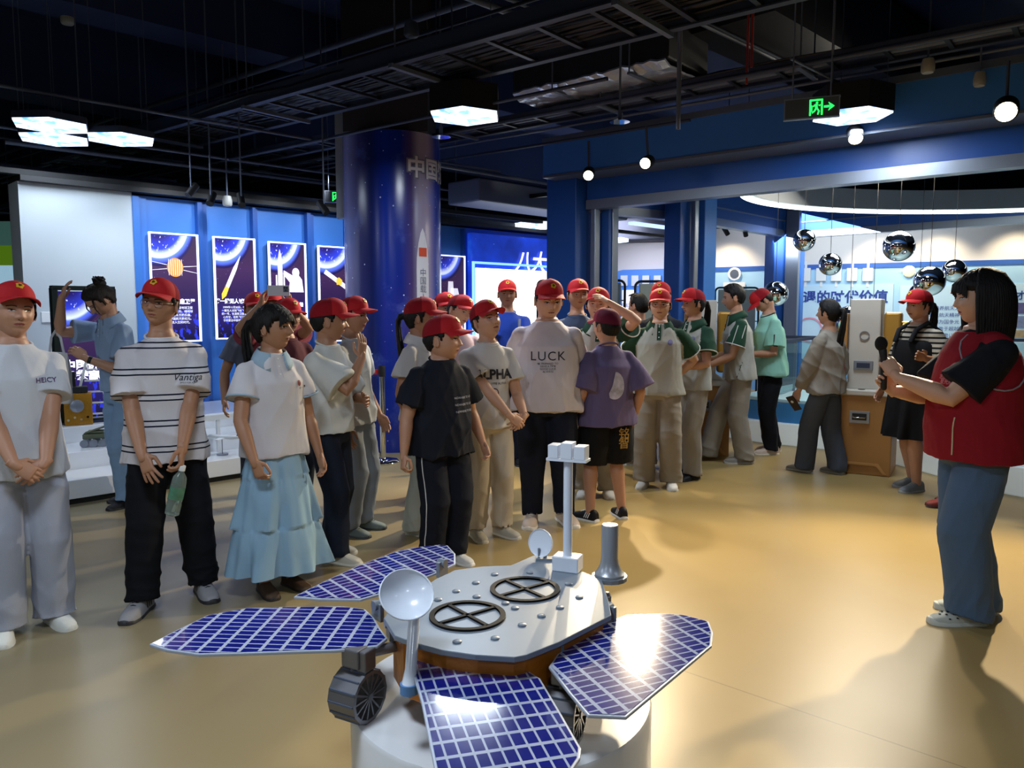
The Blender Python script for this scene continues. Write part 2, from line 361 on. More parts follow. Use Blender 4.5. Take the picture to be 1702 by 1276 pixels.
poster(528, 592, 411, 566, 'lit poster with a probe on a long white wing, left of the round pillar', '第一个月球探测器', '中国第一个月球探测器发射\n成功，进入环月轨道并传回\n第一幅月面图像，为探月\n工程奠定基础。', art_probe)
poster(722, 770, 425, 566, 'lit poster with a spindly lander, right of the round pillar', '', '', art_lander)

# switch plate on the white wall
sx, sz = on_wall(80, 527)
o = wbox('wall_socket', sx-.06, sx+.06, sz-.05, sz+.05, 0, .014, M_WHITE, bevel=.004); tag(o, 'white socket plate on the white wall left of the leaning totem', 'socket')

# ---- big blue lit board '八大任务' with its bright panel
def board_mat():
    m = mat('blue_space_board', '#1234B0', .4); g = NT(m); n = g.noise(1.6, detail=5)
    c = g.ramp(n, [(.3, '#0B1E78'), (.55, '#1840C8'), (.75, '#3F8CF0')]); c = g.mix(g.stars(9, .05), c, '#BCD8FF'); g.base(c); g.emit(c, .55); return m
s0, _ = on_wall(777, 450); s1 = s_c; r = empty('display_board', wp((s0+s1)/2, .6, 0), 0, label='wide blue lit board headed 八大任务 with a glowing white panel', cat='display board')
L = Matrix.Translation(-r.location)
def radd(o): o.data.transform(L); o.parent = r; return o
radd(wbox('backing', s0, s1, .55, WH - .1, 0, .10, board_mat()))
p0, z0 = on_wall(790, 445, .1); 
M_GLOWP = mat('glowing_panel', '#F4FAFF', .4, emit=2.2)
radd(wbox('lit_panel', p0, s1, .9, z0, .10, .13, M_GLOWP))
mb = MB()
for a, b, c_, d in ((p0-.07, p0-.04, .9, z0+.06), (p0-.07, s1, z0+.06, z0+.09)): mb.box(wp((a+b)/2, (c_+d)/2, .12), (b-a, .03, d-c_), PI/4)
radd(mb.build('outline', mat('cyan_line', '#8FD0FF', .4, emit=1.0)))
tx, tz = on_wall(856, 436, .13)
radd(put_text('heading', '八大任务', frame3(wp(tx, tz, .13), WU), M_LTXT, size=.34, shear=.25, bold=.008, align='LEFT'))
radd(put_text('lines', '一 二 三\n\n四 五 六', frame3(wp(p0+.5, 1.6, .133), WU), mat('pale_print', '#B8C4D0', .5, emit=.5), size=.09))

# ---- floor-standing totem '中国航天 勇…' on the platform, leaning against nothing: a slim lit screen
tp = at(146, 640, 7.1); r = empty('totem_sign', (tp.x, tp.y, .475), PI/4, label='dark framed lit totem sign with space print and white characters on the platform', cat='sign')
mb = MB(); Wt, Ht = .52, 1.20
for cx, cz, a, b in ((0, Ht/2+.0, Wt, .04), (0, -Ht/2, Wt, .04), (-Wt/2+.02, 0, .05, Ht), (Wt/2-.02, 0, .05, Ht)): mb.box((cx, 0, Ht/2+cz), (a, .09, b))
mb.build('frame', mat('dark_green_metal', '#26302E', .4, metal=.4), r, bevel=.005)
o = quad_uv('print', frame3((0, -.02, Ht/2), (1, 0, 0)), Wt-.08, Ht-.06, M_POST, r)
put_text('characters', '中国航天\n勇攀高峰', frame3((-.2, -.03, Ht*.38), (1, 0, 0)), M_LTXT, r, size=.10, bold=.004, align='LEFT')
mb = MB(); mb.box((0, 0, -.01), (.5, .3, .03)); mb.build('foot', M_DK, r)

# ---- far left beyond the white wall: green and teal panels
def simple(name, mats, label, cat, fn, smooth=0, group=None, bevel=0):
    mb = MB(); fn(mb); return tag(mb.build(name, mats, None, smooth, bevel=bevel), label, cat, group)
q = [at(-60, y, 12.5) for y in (350, 410, 455, 480)]
x0, x1 = at(-140, 400, 12.5).x, at(45, 400, 12.5).x
r = empty('green_display_panel', ((x0+x1)/2, 12.5, 0), 0, label='distant green and teal display panel at the far left edge', cat='display board')
def slab(nm, py0, py1, m, dy=0, parent=r):
    za, zb = at(0, py0, 12.5).z, at(0, py1, 12.5).z; mb = MB(); mb.box((0, dy, (za+zb)/2), (x1-x0, .06, za-zb)); return mb.build(nm, m, parent)
slab('teal_band', 368, 408, mat('teal', '#6FA89C', .6, emit=.12)); slab('green_band', 408, 441, mat('leaf_green', '#7FB428', .6, emit=.2))
slab('picture', 441, 500, mat('picture_print', '#A8D0E8', .6, emit=.5, var=.5, vscale=8)); slab('lower_board', 500, 640, M_WHITE)
mb = MB(); mb.box((0, .05, .6), (x1-x0, .1, 1.1)); mb.build('plinth', M_WHITE, r)

# ---- stepped white display platform
Pn = -WN      # away from camera
def plat(name, off0, off1, z, s0, s1, m):
    mb = MB(); mb.box(wp((s0+s1)/2, z/2, (off0+off1)/2), (s1-s0, off0-off1, z), PI/4); return mb
M_GLOSS = mat('glossy_white', '#E9EDF4', .08, coat=.4); M_KICK = mat('kick_strip', '#1A1A1A', .5)
r = empty('display_platform', wp(4.0, 0, 1.5), 0, label='stepped glossy white display platform in front of the lit posters', cat='platform')
L = Matrix.Translation(-r.location)
S0, S1 = on_wall(-40, 600)[0]-2, 4.3
for nm, o0, z, m in (('kick', 1.97, .045, M_KICK),): mb = plat(nm, o0, 0, z, S0, S1, m); o = mb.build(nm, m); o.data.transform(L); o.parent = r
for i, (o0, z) in enumerate(((2.0, .19), (1.55, .33), (1.05, .47))):
    mb = MB(); mb.box(wp((S0+S1)/2, (z+.045)/2, o0/2), (S1-S0, o0, z-.045), PI/4); o = mb.build('step', M_GLOSS, None, bevel=.006); o.data.transform(L); o.parent = r
M_GOLDF = mat('gold_foil', '#B9842B', .3, metal=.7, bump=.5, bscale=70)
def small_rover(loc, rz):
    r = empty('model_rover', loc, rz, label='small grey green model rover on the middle step of the platform', cat='model')
    mb = MB(); mb.box((0, 0, .085), (.17, .12, .04)); mb.box((.01, 0, .12), (.12, .09, .02)); mb.build('body', mat('olive_grey', '#5E6650', .6), r, bevel=.004)
    mb = MB(); mb.box((.02, 0, .14), (.2, .11, .008), M=Matrix.Rotation(R(-18), 3, 'Y')); mb.build('solar_deck', mat('olive_dark', '#4A523E', .5), r)
    for i in (-1, 0, 1):
        for s in (-1, 1):
            mb = MB(); mb.tube([(i*.07, s*.07, .032), (i*.07, s*.1, .032)], .032, 18); mb.build('wheel', M_SILVER, r, 40)
p = at(160, 772, 6.6); small_rover((p.x, p.y, .33), R(20))
def gold_sat(loc, rz):
    r = empty('model_satellite', loc, rz, label='gold foil covered box satellite model with black top plate', cat='model')
    mb = MB(); mb.box((0, 0, .14), (.22, .22, .28)); mb.build('body', M_GOLDF, r, bevel=.006)
    mb = MB(); mb.box((-.02, 0, .31), (.2, .2, .05)); mb.box((-.04, 0, .4), (.06, .06, .13)); mb.build('top_plate', M_BLACK, r)
    mb = MB(); mb.lathe([(.0, .0), (.055, .0), (.055, .02), (.03, .03), (.0, .03)], (-.01, -.11, .17), Matrix.Rotation(R(90), 3, 'X')); mb.build('round_dish', M_SILVER, r, 40)
    mb = MB()
    for i in range(4): mb.cyl((-.08+.05*i, -.11, .05+.02*(i % 2)), (-.08+.05*i, -.13, .05+.02*(i % 2)), .01)
    mb.build('nozzles', M_CHROME, r, 40)
p = at(132, 720, 6.93); gold_sat((p.x, p.y, .47), R(30))
def white_rack(loc, rz):
    r = empty('white_ladder_model', loc, rz, label='small white ladder-like model beside the gold satellite', cat='model')
    for s in (-1, 1):
        mb = MB(); mb.beam((-.15*s-.04, 0, 0), (-.05*s, 0, .55), .03, .02); mb.build('side_rail', M_WHITE, r)
    mb = MB()
    for i in range(5): mb.beam((-.13+.02*i, 0, .08+.1*i), (.11-.02*i, 0, .08+.1*i), .015, .015)
    mb.build('rungs', M_WHITE, r)
p = at(158, 690, 7.0); white_rack((p.x, p.y, .47), R(30))
def plane(loc, rz):
    r = empty('model_aircraft', loc, rz, label='small white model aeroplane on a stand behind the girl in the skirt', cat='model')
    mb = MB(); mb.tube([(-.16, 0, .16), (-.13, 0, .16), (.1, 0, .16), (.17, 0, .165), (.21, 0, .17)], [.006, .018, .02, .014, .003], 12); mb.build('fuselage', M_WHITE, r, 60)
    mb = MB(); mb.add([(-.03, 0, .155), (.04, 0, .155), (.1, .17, .165), (.07, .17, .165), (.1, -.17, .165), (.07, -.17, .165)], [(0, 1, 2, 3), (1, 0, 5, 4)]); o = mb.build('wings', M_WHITE, r); sm = o.modifiers.new('s', 'SOLIDIFY'); sm.thickness = .006
    mb = MB(); mb.add([(.15, 0, .17), (.2, 0, .17), (.22, 0, .23), (.195, 0, .23)], [(0, 1, 2, 3)]); o = mb.build('tail_fin', M_DK, r); sm = o.modifiers.new('s', 'SOLIDIFY'); sm.thickness = .006
    mb = MB(); mb.cyl((0, 0, .0), (0, 0, .15), .004); mb.cyl((0, 0, 0), (0, 0, .01), .05); mb.build('stand', M_SILVER, r)
p = wp(on_wall(370, 760, 1.78)[0], .191, 1.78); plane(tuple(p), R(-20))
# white guard rail on the platform behind the girl
r = empty('white_guard_rail', wp(on_wall(385, 700, 1.9)[0], .191, 1.62), PI/4, label='low white guard rail on the platform behind the girl in the skirt', cat='rail')
mb = MB(); mb.beam((-.6, 0, .32), (.6, 0, .32), .05, .05); mb.build('top_rail', M_WHITE, r)
for i in (-.57, 0, .57):
    mb = MB(); mb.beam((i, 0, 0), (i, 0, .30), .03, .03, up=Vector((0, 1, 0))); mb.build('post', M_WHITE, r)

# ---- round pillar
PX, PY, PR = at(656, 600, 8.55).x, 8.55, .515
def pillar_mat():
    m = mat('pillar_space_print', '#14298A', .22); g = NT(m); xyz = g.sep(); 
    th = g.math('ARCTAN2', xyz[1], xyz[0])
    u = g.math('DIVIDE', g.math('ADD', th, PI), 2*PI)
    c = g.ramp(u, [(0, '#1A2E8C'), (.10, '#8C8CB8'), (.16, '#3F3F78'), (.205, '#1B2560'), (.25, '#12309E'), (.30, '#122A8E'), (.335, '#4C3F70'), (.365, '#9A90A8'), (.40, '#A294B0'), (.44, '#3A4AB0'), (.6, '#12309E'), (1, '#1A2E8C')])
    n = g.noise(2.2, detail=7, rough=.62); mk = g.math('MULTIPLY', g.math('MAXIMUM', g.math('SUBTRACT', n, .56), 0.0), 2.2); c = g.mix(mk, c, '#6C86E0')
    c = g.mix(g.math('MAXIMUM', g.stars(9, .07), g.math('MAXIMUM', g.stars(16, .075), g.stars(5, .045))), c, '#C6D4F4'); g.base(c); return m
r = empty('round_pillar', (PX, PY, 0), 0, label='thick round pillar printed with starry blue space and a white rocket', cat='pillar')
mb = MB(); mb.lathe([(PR, 0), (PR, at(656, 217, 8.1).z)], seg=96); mb.build('printed_wrap', pillar_mat(), r, 40)
PT = at(656, 217, 8.1).z
mb = MB(); mb.box((0, .02, (PT+4.8)/2), (.86, .86, 4.8-PT)); mb.build('upper_shaft', mat('dark_concrete', '#23232C', .8, var=.3), r)
mb = MB(); mb.box((-.52, -.1, 3.1), (.1, .1, 1.3)); mb.build('grey_conduit', mat('grey_pipe', '#8A909C', .5), r)
def wrap(me, ang0, z0, rad):           # bend a flat mesh (x right, y up, metres) round the pillar
    for v in me.vertices:
        a = ang0 + v.co.x / rad; rr = rad + v.co.z; v.co = (rr*math.cos(a), rr*math.sin(a), z0+v.co.y)
def pang(px): # angle of the pillar point seen at column px
    c = (at(px, 638, PY).x - PX) / (PR*1.0); return -PI/2 + math.asin(max(-.99, min(.99, c)))
def wrapped(name, body, ang, z, m, rad=PR+.003, **kw):
    me = text_mesh(body, **kw)
    bm_ = __import__('bmesh').new(); bm_.from_mesh(me); __import__('bmesh').ops.subdivide_edges(bm_, edges=[e for e in bm_.edges if e.calc_length() > .05], cuts=3, use_grid_fill=False); bm_.to_mesh(me); bm_.free()
    wrap(me, ang, z, rad); me.materials.append(m); o = bpy.data.objects.new(name, me); C.objects.link(o); o.parent = r; return o
M_GREYP = mat('grey_print', '#6E7080', .5); M_WPR = mat('white_decal', '#D8D6DC', .45); M_RED = mat('red_decal', '#D04A2C', .5)
zt = at(712, 279, 8.1).z
wrapped('heading_outline', '中国航天', pang(694)+.78, zt, M_GREYP, size=.22, bold=.02, rad=PR+.003)
wrapped('heading', '中国航天', pang(694)+.78, zt, M_WPR, size=.22, bold=.006, rad=PR+.006)
def strip(name, pts, ang, m, rad):
    mb = MB(); vs = []; fs = []
    for x0, x1, y in pts: 
        vs += [(x0 + (x1-x0)*i/6, y, 0) for i in range(7)]
    for j in range(len(pts)-1):
        for i in range(6): fs.append((j*7+i, j*7+i+1, (j+1)*7+i+1, (j+1)*7+i))
    mb.add(vs, fs); o = mb.build(name, m, r); wrap(o.data, ang, 0, rad); return o
za, zb = at(709, 378, 8.1).z, at(709, 640, 8.1).z; hw = .078; ra = pang(711)
strip('rocket', [(-hw, hw, zb), (-hw, hw, za-.42), (-hw*.95, hw*.95, za-.3), (-hw*.7, hw*.7, za-.16), (-hw*.35, hw*.35, za-.05), (-.002, .002, za)], ra, M_WPR, PR+.004)
fz = at(711, 418, 8.1).z; strip('red_flag', [(-.05, .05, fz-.045), (-.05, .05, fz+.045)], ra, M_RED, PR+.008)
wrapped('rocket_lettering', '中\n国\n载\n人\n航\n天', ra, at(711, 465, 8.1).z - .14, M_GREYP, size=.085, rad=PR+.008)

# ---- pavilion of blue posts and aluminium headers
A, B2, C2, D2, F2 = Vector((.90, 9.2, 0)), Vector((2.3, 10.2, 0)), Vector((4.4, 12.5, 0)), Vector((8.2, 8.85, 0)), Vector((6.3, 4.67, 0))
pv = empty('pavilion', (2.5, 9, 0), 0, label='blue pavilion of tall posts and aluminium headers on the right', cat='pavilion')
L = Matrix.Translation(-pv.location)
def padd(o): o.data.transform(L); o.parent = pv; return o
def postp(nm, p, wx, wy, rz, z1, m): mb = MB(); mb.box((p.x, p.y, z1/2), (wx, wy, z1), rz); return padd(mb.build(nm, m, None, bevel=.01))
rzf = math.atan2(-2.77, 3.32)
postp('post', A + Vector((-.20, .12, 0)), .42, .42, rzf, 3.30, mat('post_blue', '#1D4F9C', .45))
postp('post_trim', A + Vector((.06, -.06, 0)), .07, .1, rzf, 2.95, M_SILVER)
postp('post', A + Vector((.22, .05, 0)), .14, .16, rzf, 2.8, M_BLUE2)
postp('post_trim', A + Vector((.30, .02, 0)), .02, .12, rzf, 2.8, M_SILVER)
PB = at(1127, 600, 9.7).xy.to_3d(); postp('post', PB, .30, .26, R(35), 3.1, M_BLUE2); postp('post_trim', at(1150, 600, 9.55).xy.to_3d(), .07, .07, R(35), 3.1, M_SILVER)
postp('post', at(1166, 600, 9.8).xy.to_3d(), .22, .2, R(35), 3.1, M_BLUE)
postp('post', at(1288, 600, 12.3).xy.to_3d(), .3, .3, R(10), 3.1, M_BLUE2); postp('post_trim', at(1312, 600, 12.1).xy.to_3d(), .2, .1, R(-40), 3.1, M_SILVER)
postp('post', at(1322, 600, 12.6).xy.to_3d(), .14, .14, R(-40), 3.1, M_BLUE)
def header(a, b, z0, z1, m, wd=.12, off=0): 
    n = (b-a).normalized().cross(Vector((0, 0, 1))); mb = MB(); mb.beam(a + n*off + Vector((0, 0, (z0+z1)/2)), b + n*off + Vector((0, 0, (z0+z1)/2)), wd, z1-z0); return mb
padd(header(A, F2, 2.63, 2.735, M_SILVER, .16).build('header_trim', M_SILVER)); padd(header(A, F2, 2.735, 3.02, M_BLUE2, .12).build('header', M_BLUE2))
# upper bulkhead box with a bright lower lip
fn = (F2-A).normalized().cross(Vector((0, 0, 1)))
Aw = A - (F2-A).normalized()*.32
padd(header(Aw, F2, 2.99, 3.34, M_BLUE, .5, .22).build('upper_bulkhead', mat('bulkhead_blue', '#3B78D0', .4)))
padd(header(Aw, F2, 2.965, 2.99, M_SILVER, .52, .22).build('bulkhead_lip', M_DK2))
padd(header(Aw, F2, 3.34, 3.40, M_DK2, .54, .22).build('bulkhead_cap', M_DK2))
for a, b in ((A, B2), (B2, C2), (C2, D2)):
    padd(header(a, b, 2.60, 2.70, M_SILVER, .14).build('header_trim', M_SILVER)); padd(header(a, b, 2.70, 3.05, M_BLUE, .12).build('header', M_BLUE2))
padd(header(C2, D2, 2.83, 2.845, M_SILVER, .02, .07).build('header_line', M_SILVER)); padd(header(B2, C2, 2.83, 2.845, M_SILVER, .02, .07).build('header_line', M_SILVER))
mb = MB(); mb.prism([tuple((A+Vector((.1, .1, 0))).xy), tuple(B2.xy), tuple(C2.xy), tuple(D2.xy), tuple((F2+Vector((.2, .2, 0))).xy)], 3.35, 3.40); padd(mb.build('roof', mat('roof_navy', '#14233F', .7)))
# curved light cove
mb = MB(); mb2 = MB(); r0 = []; r1 = []; N = 48
cc = (5.2, 8.0)
for i in range(N+1):
    t = PI*(.955 - .955*i/N); ca, sa = math.cos(t), math.sin(t); ring = []; ring2 = []
    for rr, z in ((0, 2.74), (0, 2.98), (-.12, 2.98), (-.12, 2.74)): ring.append((cc[0]+(2.85+rr)*ca, cc[1]+(2.15+rr)*sa, z))
    for rr, z in ((-.0, 2.70), (-.0, 2.738), (-.06, 2.738), (-.06, 2.70)): ring2.append((cc[0]+(2.85+rr)*ca, cc[1]+(2.15+rr)*sa, z))
    r0.append(ring); r1.append(ring2)
cv = empty('light_cove', (5.2, 8, 2.7), 0, label='curved grey ceiling cove with a glowing white strip inside the pavilion', cat='light')
mb.loft(r0); o = mb.build('fascia', mat('cove_grey', '#8E96A2', .5), None, 50); o.data.transform(Matrix.Translation(-cv.location)); o.parent = cv
mb2.loft(r1); o = mb2.build('light_strip', mat('strip_glow', '#F0FBF4', .5, emit=3.5), None, 50); o.data.transform(Matrix.Translation(-cv.location)); o.parent = cv

# ---- far wall behind the pavilion
g0 = Vector((.2, 16.92, 0)); g1 = Vector((12.5, 10.1, 0)); gd = (g1-g0).normalized(); gn = gd.cross(Vector((0, 0, 1)))    # gn faces the camera
def gw(px, py, off=0.0):
    v = ray(px, py); o_ = Vector((0, 0, CAM_H)); base = g0 + gn*off; t = (base - o_).dot(gn) / v.dot(gn); p = o_ + v*t; return (p-g0).dot(gd), p.z
def gp(s, z, off=0.0): return g0 + gd*s + gn*off + Vector((0, 0, z))
rzg = math.atan2(gd.y, gd.x)
def gbox(name, s0, s1, z0, z1, o0, o1, m, parent=None):
    mb = MB(); mb.box(gp((s0+s1)/2, (z0+z1)/2, (o0+o1)/2), (s1-s0, o1-o0, z1-z0), rzg); return mb.build(name, m, parent)
GL = (g1-g0).length
struct(gbox('wall_pavilion_back', 0, GL, 0, 3.0, -.2, 0, mat('cream_wall', '#E6E2DE', .6)))
def groove(): pass
zb_ = gw(1500, 436)[1]
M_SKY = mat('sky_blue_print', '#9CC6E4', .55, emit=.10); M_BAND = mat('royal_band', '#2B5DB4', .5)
fb = empty('wall_mural', gp(GL/2+2, 1.5, .05), 0, label='pale blue wall mural with royal blue band behind the pavilion', cat='mural')
L = Matrix.Translation(-fb.location)
def madd(o): o.data.transform(L); o.parent = fb; return o
sm0 = gw(1183, 500)[0]
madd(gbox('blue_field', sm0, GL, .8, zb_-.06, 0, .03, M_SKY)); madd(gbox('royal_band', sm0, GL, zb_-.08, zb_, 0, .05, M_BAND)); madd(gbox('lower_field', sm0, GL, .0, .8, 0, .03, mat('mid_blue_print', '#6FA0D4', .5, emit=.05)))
def card(px0, px1, py0, py1, m, nm, off=.05):
    a, za = gw(px0, py0); b, zb2 = gw(px1, py1); return madd(gbox(nm, a, b, zb2, za, .02, off, m))
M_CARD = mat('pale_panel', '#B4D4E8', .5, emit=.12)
card(1290, 1480, 474, 600, M_CARD, 'text_panel'); card(1497, 1800, 474, 600, M_CARD, 'text_panel')
M_NAVT = mat('navy_letters', '#1E3F96', .5)
a, z = gw(1380, 495, .06); madd(put_text('heading', '有机遇的时代价值', frame3(gp(a, z, .06), gd), M_NAVT, size=.23, bold=.006))
a, z = gw(1668, 492, .06); madd(put_text('heading', '人才队伍', frame3(gp(a, z, .06), gd), M_NAVT, size=.15, align='LEFT', bold=.003))
for i, (px, m) in enumerate(((1302, '#E08090'), (1345, '#D080B0'), (1390, '#B080D0'), (1442, '#D090C0'))):
    a, z = gw(px, 548, .06); mb = MB(); M4 = frame3(gp(a, z, .06), gd); mb.lathe([(.20, 0), (.225, 0), (.225, .01), (.20, .01)], seg=28, cap=False); o = mb.build('ring_graphic', mat('ring_pink%d' % i if 0 else 'pink_ring', '#D08AA0', .5, emit=.1)); o.data.transform(M4); madd(o)
a, z = gw(1560, 535, .06); madd(put_text('caption', '强国有我培养航天人才\n弘扬载人航天精神\n热爱祖国为国争光\n勇于登攀敢于超越\n科学求实严肃认真', frame3(gp(a, z, .06), gd), M_NAVT, size=.075, line=1.5))
for i, (x0_, x1_, y0_, y1_) in enumerate(((1688, 1740, 503, 521), (1686, 1760, 525, 545), (1660, 1760, 548, 562))):
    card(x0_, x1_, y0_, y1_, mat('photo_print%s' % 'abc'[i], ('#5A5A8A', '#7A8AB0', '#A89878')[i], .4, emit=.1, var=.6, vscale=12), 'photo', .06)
for i, px in enumerate((1340, 1366, 1391, 1417, 1443)):
    sA, zA = gw(px-8, 446); sB, zB = gw(px+8, 467)
    o = gbox('hanging_panel', sA, sB, zB, zA, .05, .09, M_WHITE); o2 = gbox('tab', (sA+sB)/2-.02, (sA+sB)/2+.02, zB-.1, zA+.12, .04, .06, M_WHITE)
    rr = empty('wall_plaque', gp((sA+sB)/2, zB, .07), 0, label=['leftmost white plaque', 'second white plaque from the left', 'middle white plaque', 'second white plaque from the right', 'rightmost white plaque'][i] + ' in the row under the royal blue band', cat='plaque', group='white plaques under the band')
    for q in (o, o2): q.data.transform(Matrix.Translation(-rr.location)); q.parent = rr
a, z = gw(1511, 451, .06); mb = MB(); mb.ell((0, 0, 0), (.1, .1, .02)); mb.box((0, 0, .01), (.26, .02, .01), R(-15)); o = mb.build('planet_emblem', mat('planet_cream', '#E8E0C0', .5, emit=.1), None, 50); o.data.transform(frame3(gp(a, z, .06), gd)); madd(o)
# robot-like badge becomes a plain roundel
a, z = gw(1221, 455, .06); mb = MB(); mb.lathe([(0, 0), (.12, 0), (.12, .02), (0, .02)], seg=24); o = mb.build('roundel', M_WHITE); o.data.transform(frame3(gp(a, z, .06), gd)); madd(o)
mb = MB(); mb.lathe([(.0, 0.02), (.08, .02), (.08, .03), (0, .03)], seg=24); o = mb.build('roundel_centre', M_DK2); o.data.transform(frame3(gp(a, z, .06), gd)); madd(o)
mb = MB(); mb.box((0, -.2, .01), (.4, .09, .02)); o = mb.build('caption_plate', M_WHITE); o.data.transform(frame3(gp(a, z, .06), gd)); madd(o)
# left bay: arch panel with hanging white boards
r = empty('arched_panel', gp(gw(1050, 500)[0], 1.3, .05), 0, label='blue arched wall panel with white boards seen through the first bay', cat='display board')
L = Matrix.Translation(-r.location)
a0, zt_ = gw(1017, 449); a1, _ = gw(1140, 449)
mb = MB(); pts = [(0, .5), (a1-a0, .5), (a1-a0, zt_), (.25, zt_)] + [(.25-.25*math.sin(t), zt_-.25+.25*math.cos(t)) for t in (.4, .8, 1.2, 1.57)]
mb.prism(pts, .0, .04); o = mb.build('blue_arch', mat('arch_blue', '#4C86D8', .5, emit=.15)); o.data.transform(frame3(gp(a0, 0, 0.0), gd)); o.data.transform(L); o.parent = r
for px in (1040, 1058, 1076, 1095):
    sA, zA = gw(px-6, 458); sB, zB = gw(px+5, 475); o = gbox('white_board', sA, sB, zB, zA, .05, .08, M_WHITE); o.data.transform(L); o.parent = r
a, z = gw(1048, 505, .06); sA, zA = gw(1036, 482); sB, zB = gw(1055, 560); o = gbox('text_column', sA, sB, zB, zA, .04, .06, mat('lit_paper', '#EEF0FA', .5, emit=.5)); o.data.transform(L); o.parent = r
o = put_text('lines', '机械工程\n\n卫星\n\n火箭', frame3(gp((sA+sB)/2, (zA+zB)/2, .07), gd), M_NAVT, size=.08); o.data.transform(L); o.parent = r

# warm wall washers on the far wall (track spots)
for px in (1215, 1465, 1560, 1690):
    s_, z_ = gw(px, 430); light('SPOT', gp(s_, 2.95, .7), 60, WARM, gp(s_, 1.8, 0), size=.05, spot=85, blend=.8)
s_, z_ = gw(1060, 430); light('AREA', gp(s_, 2.9, 1.2), 45, (.75, .78, 1), gp(s_, 1.6, 0), size=.8)
s_, z_ = gw(1400, 430); light('AREA', gp(s_, 2.9, 2.0), 60, (.8, .9, 1), gp(s_, 1.2, 0), size=1.5)
# wall wash on the white display wall and the blue panels
for px, e in ((172, 16), (290, 40), (385, 36), (475, 36), (552, 36)):
    s_, _ = on_wall(px, 450); light('SPOT', wp(s_, 2.95, .9 if px > 200 else .75), e, (.85, .92, 1), wp(s_, 1.75 if px < 200 else 2.1, 0), size=.05, spot=80 if px > 200 else 52, blend=.9)
# ================================================================== overhead services
def run(name, px, py, z, L0, L1, wd, ht, m, label, cat, group=None, dirv=T, rnd=False, parts=None):
    """a long straight run at height z passing over the point seen at (px, py)"""
    c = fl(px, py, z); a = c - dirv*L0; b = c + dirv*L1
    mb = MB()
    if rnd: mb.cyl(a, b, wd/2, seg=10)
    else: mb.beam(a, b, wd, ht)
    return tag(mb.build(name, m, None, 50 if rnd else 0), label, cat, group)
# deep structural beams
for i, (px, py, z, dv, l0, l1) in enumerate(((300, 64, 4.25, WU, 9, 14), (160, 182, 3.95, WU, 9, 9), (1300, 20, 4.3, WU, 6, 14), (1000, 10, 4.3, T, 12, 9))):
    c = fl(px, py, z); mb = MB(); h = 4.8 - z; mb.beam(c - dv*l0 + Vector((0, 0, h/2)), c + dv*l1 + Vector((0, 0, h/2)), .5, h)
    o = struct(mb.build('trim_%d' % (20+i), M_CEIL))
# main cable tray: rails, rungs, cables
def cable_tray(px, py, z, l0, l1, wd, label, ncab=9, seed=1, rail=.09):
    rnd = random.Random(seed); c = fl(px, py, z); r = empty('cable_tray', tuple(c), math.atan2(T.y, T.x), label=label, cat='cable tray')
    for s in (0, -1):
        mb = MB(); mb.beam((-l0, s*wd, rail/2), (l1, s*wd, rail/2), .025, rail); mb.beam((-l0, s*wd, .0), (l1, s*wd, .0), .06, .012); mb.build('side_rail', M_DK, r)
    mb = MB(); x = -l0
    while x < l1: mb.beam((x, 0, .015), (x, -wd, .015), .035, .02); x += .42
    mb.build('rungs', M_CAB, r)
    for i in range(ncab):
        y = -wd*(i+.6)/ncab; pts = []; x = -l0; rr = rnd.uniform(.008, .02); ph = rnd.random()*6
        while x <= l1+.01: pts.append((x, y + .025*math.sin(x*1.3+ph) + rnd.uniform(-.012, .012), .04 + rr + rnd.uniform(0, .03))); x += .5
        mb = MB(); mb.tube(pts, rr, 6); mb.build('cable', M_CAB if i % 6 else M_DK, r, 60)
    k = 0; x = -l0 + .6
    while x < l1:
        mb = MB()
        for s in (0, -1): mb.cyl((x, s*wd, 0), (x, s*wd, 4.8-z), .007, seg=6)
        mb.beam((x, .05, -.015), (x, -wd-.05, -.015), .04, .03); mb.build('hanger', M_DK2, r); x += 1.9
    return r
cable_tray(600, 176, 3.28, 5.2, 6.5, .62, 'main black cable tray full of cables crossing the whole ceiling', 24, 3, .12)
cable_tray(800, 226, 3.45, 4.5, 8.5, .34, 'narrow cable tray just in front of the pillar top and beam', 10, 5, .06)
cable_tray(300, 296, 3.22, 6.5, 3.4, .30, 'lower left cable tray above the white display wall', 8, 9, .06)
P_LBL = [  # px, py, z, l0, l1, dia
 (600, 62, 4.0, 9, 7, .055), (520, 112, 3.75, 9, 8, .03), (700, 120, 3.62, 10, 8, .035), (900, 190, 3.35, 5, 9, .04),
 (1450, 120, 3.45, 9, 4, .03), (1400, 105, 3.5, 12, 4, .045), (1500, 85, 3.7, 9, 4, .025), (450, 250, 3.1, 6, 4, .03), (330, 205, 3.5, 8, 9, .03),
 (850, 248, 3.3, 3, 2.2, .03), (1250, 128, 3.5, 9, 6, .05), (760, 60, 4.1, 6, 6, .03)]
for i, (px, py, z, l0, l1, d) in enumerate(P_LBL):
    run('ceiling_pipe', px, py, z, l0, l1, d, d, M_DK2 if i % 2 == 0 else M_DK, 'thin dark conduit running across the dark ceiling beside the trays', 'pipe', 'thin ceiling conduits', rnd=True)
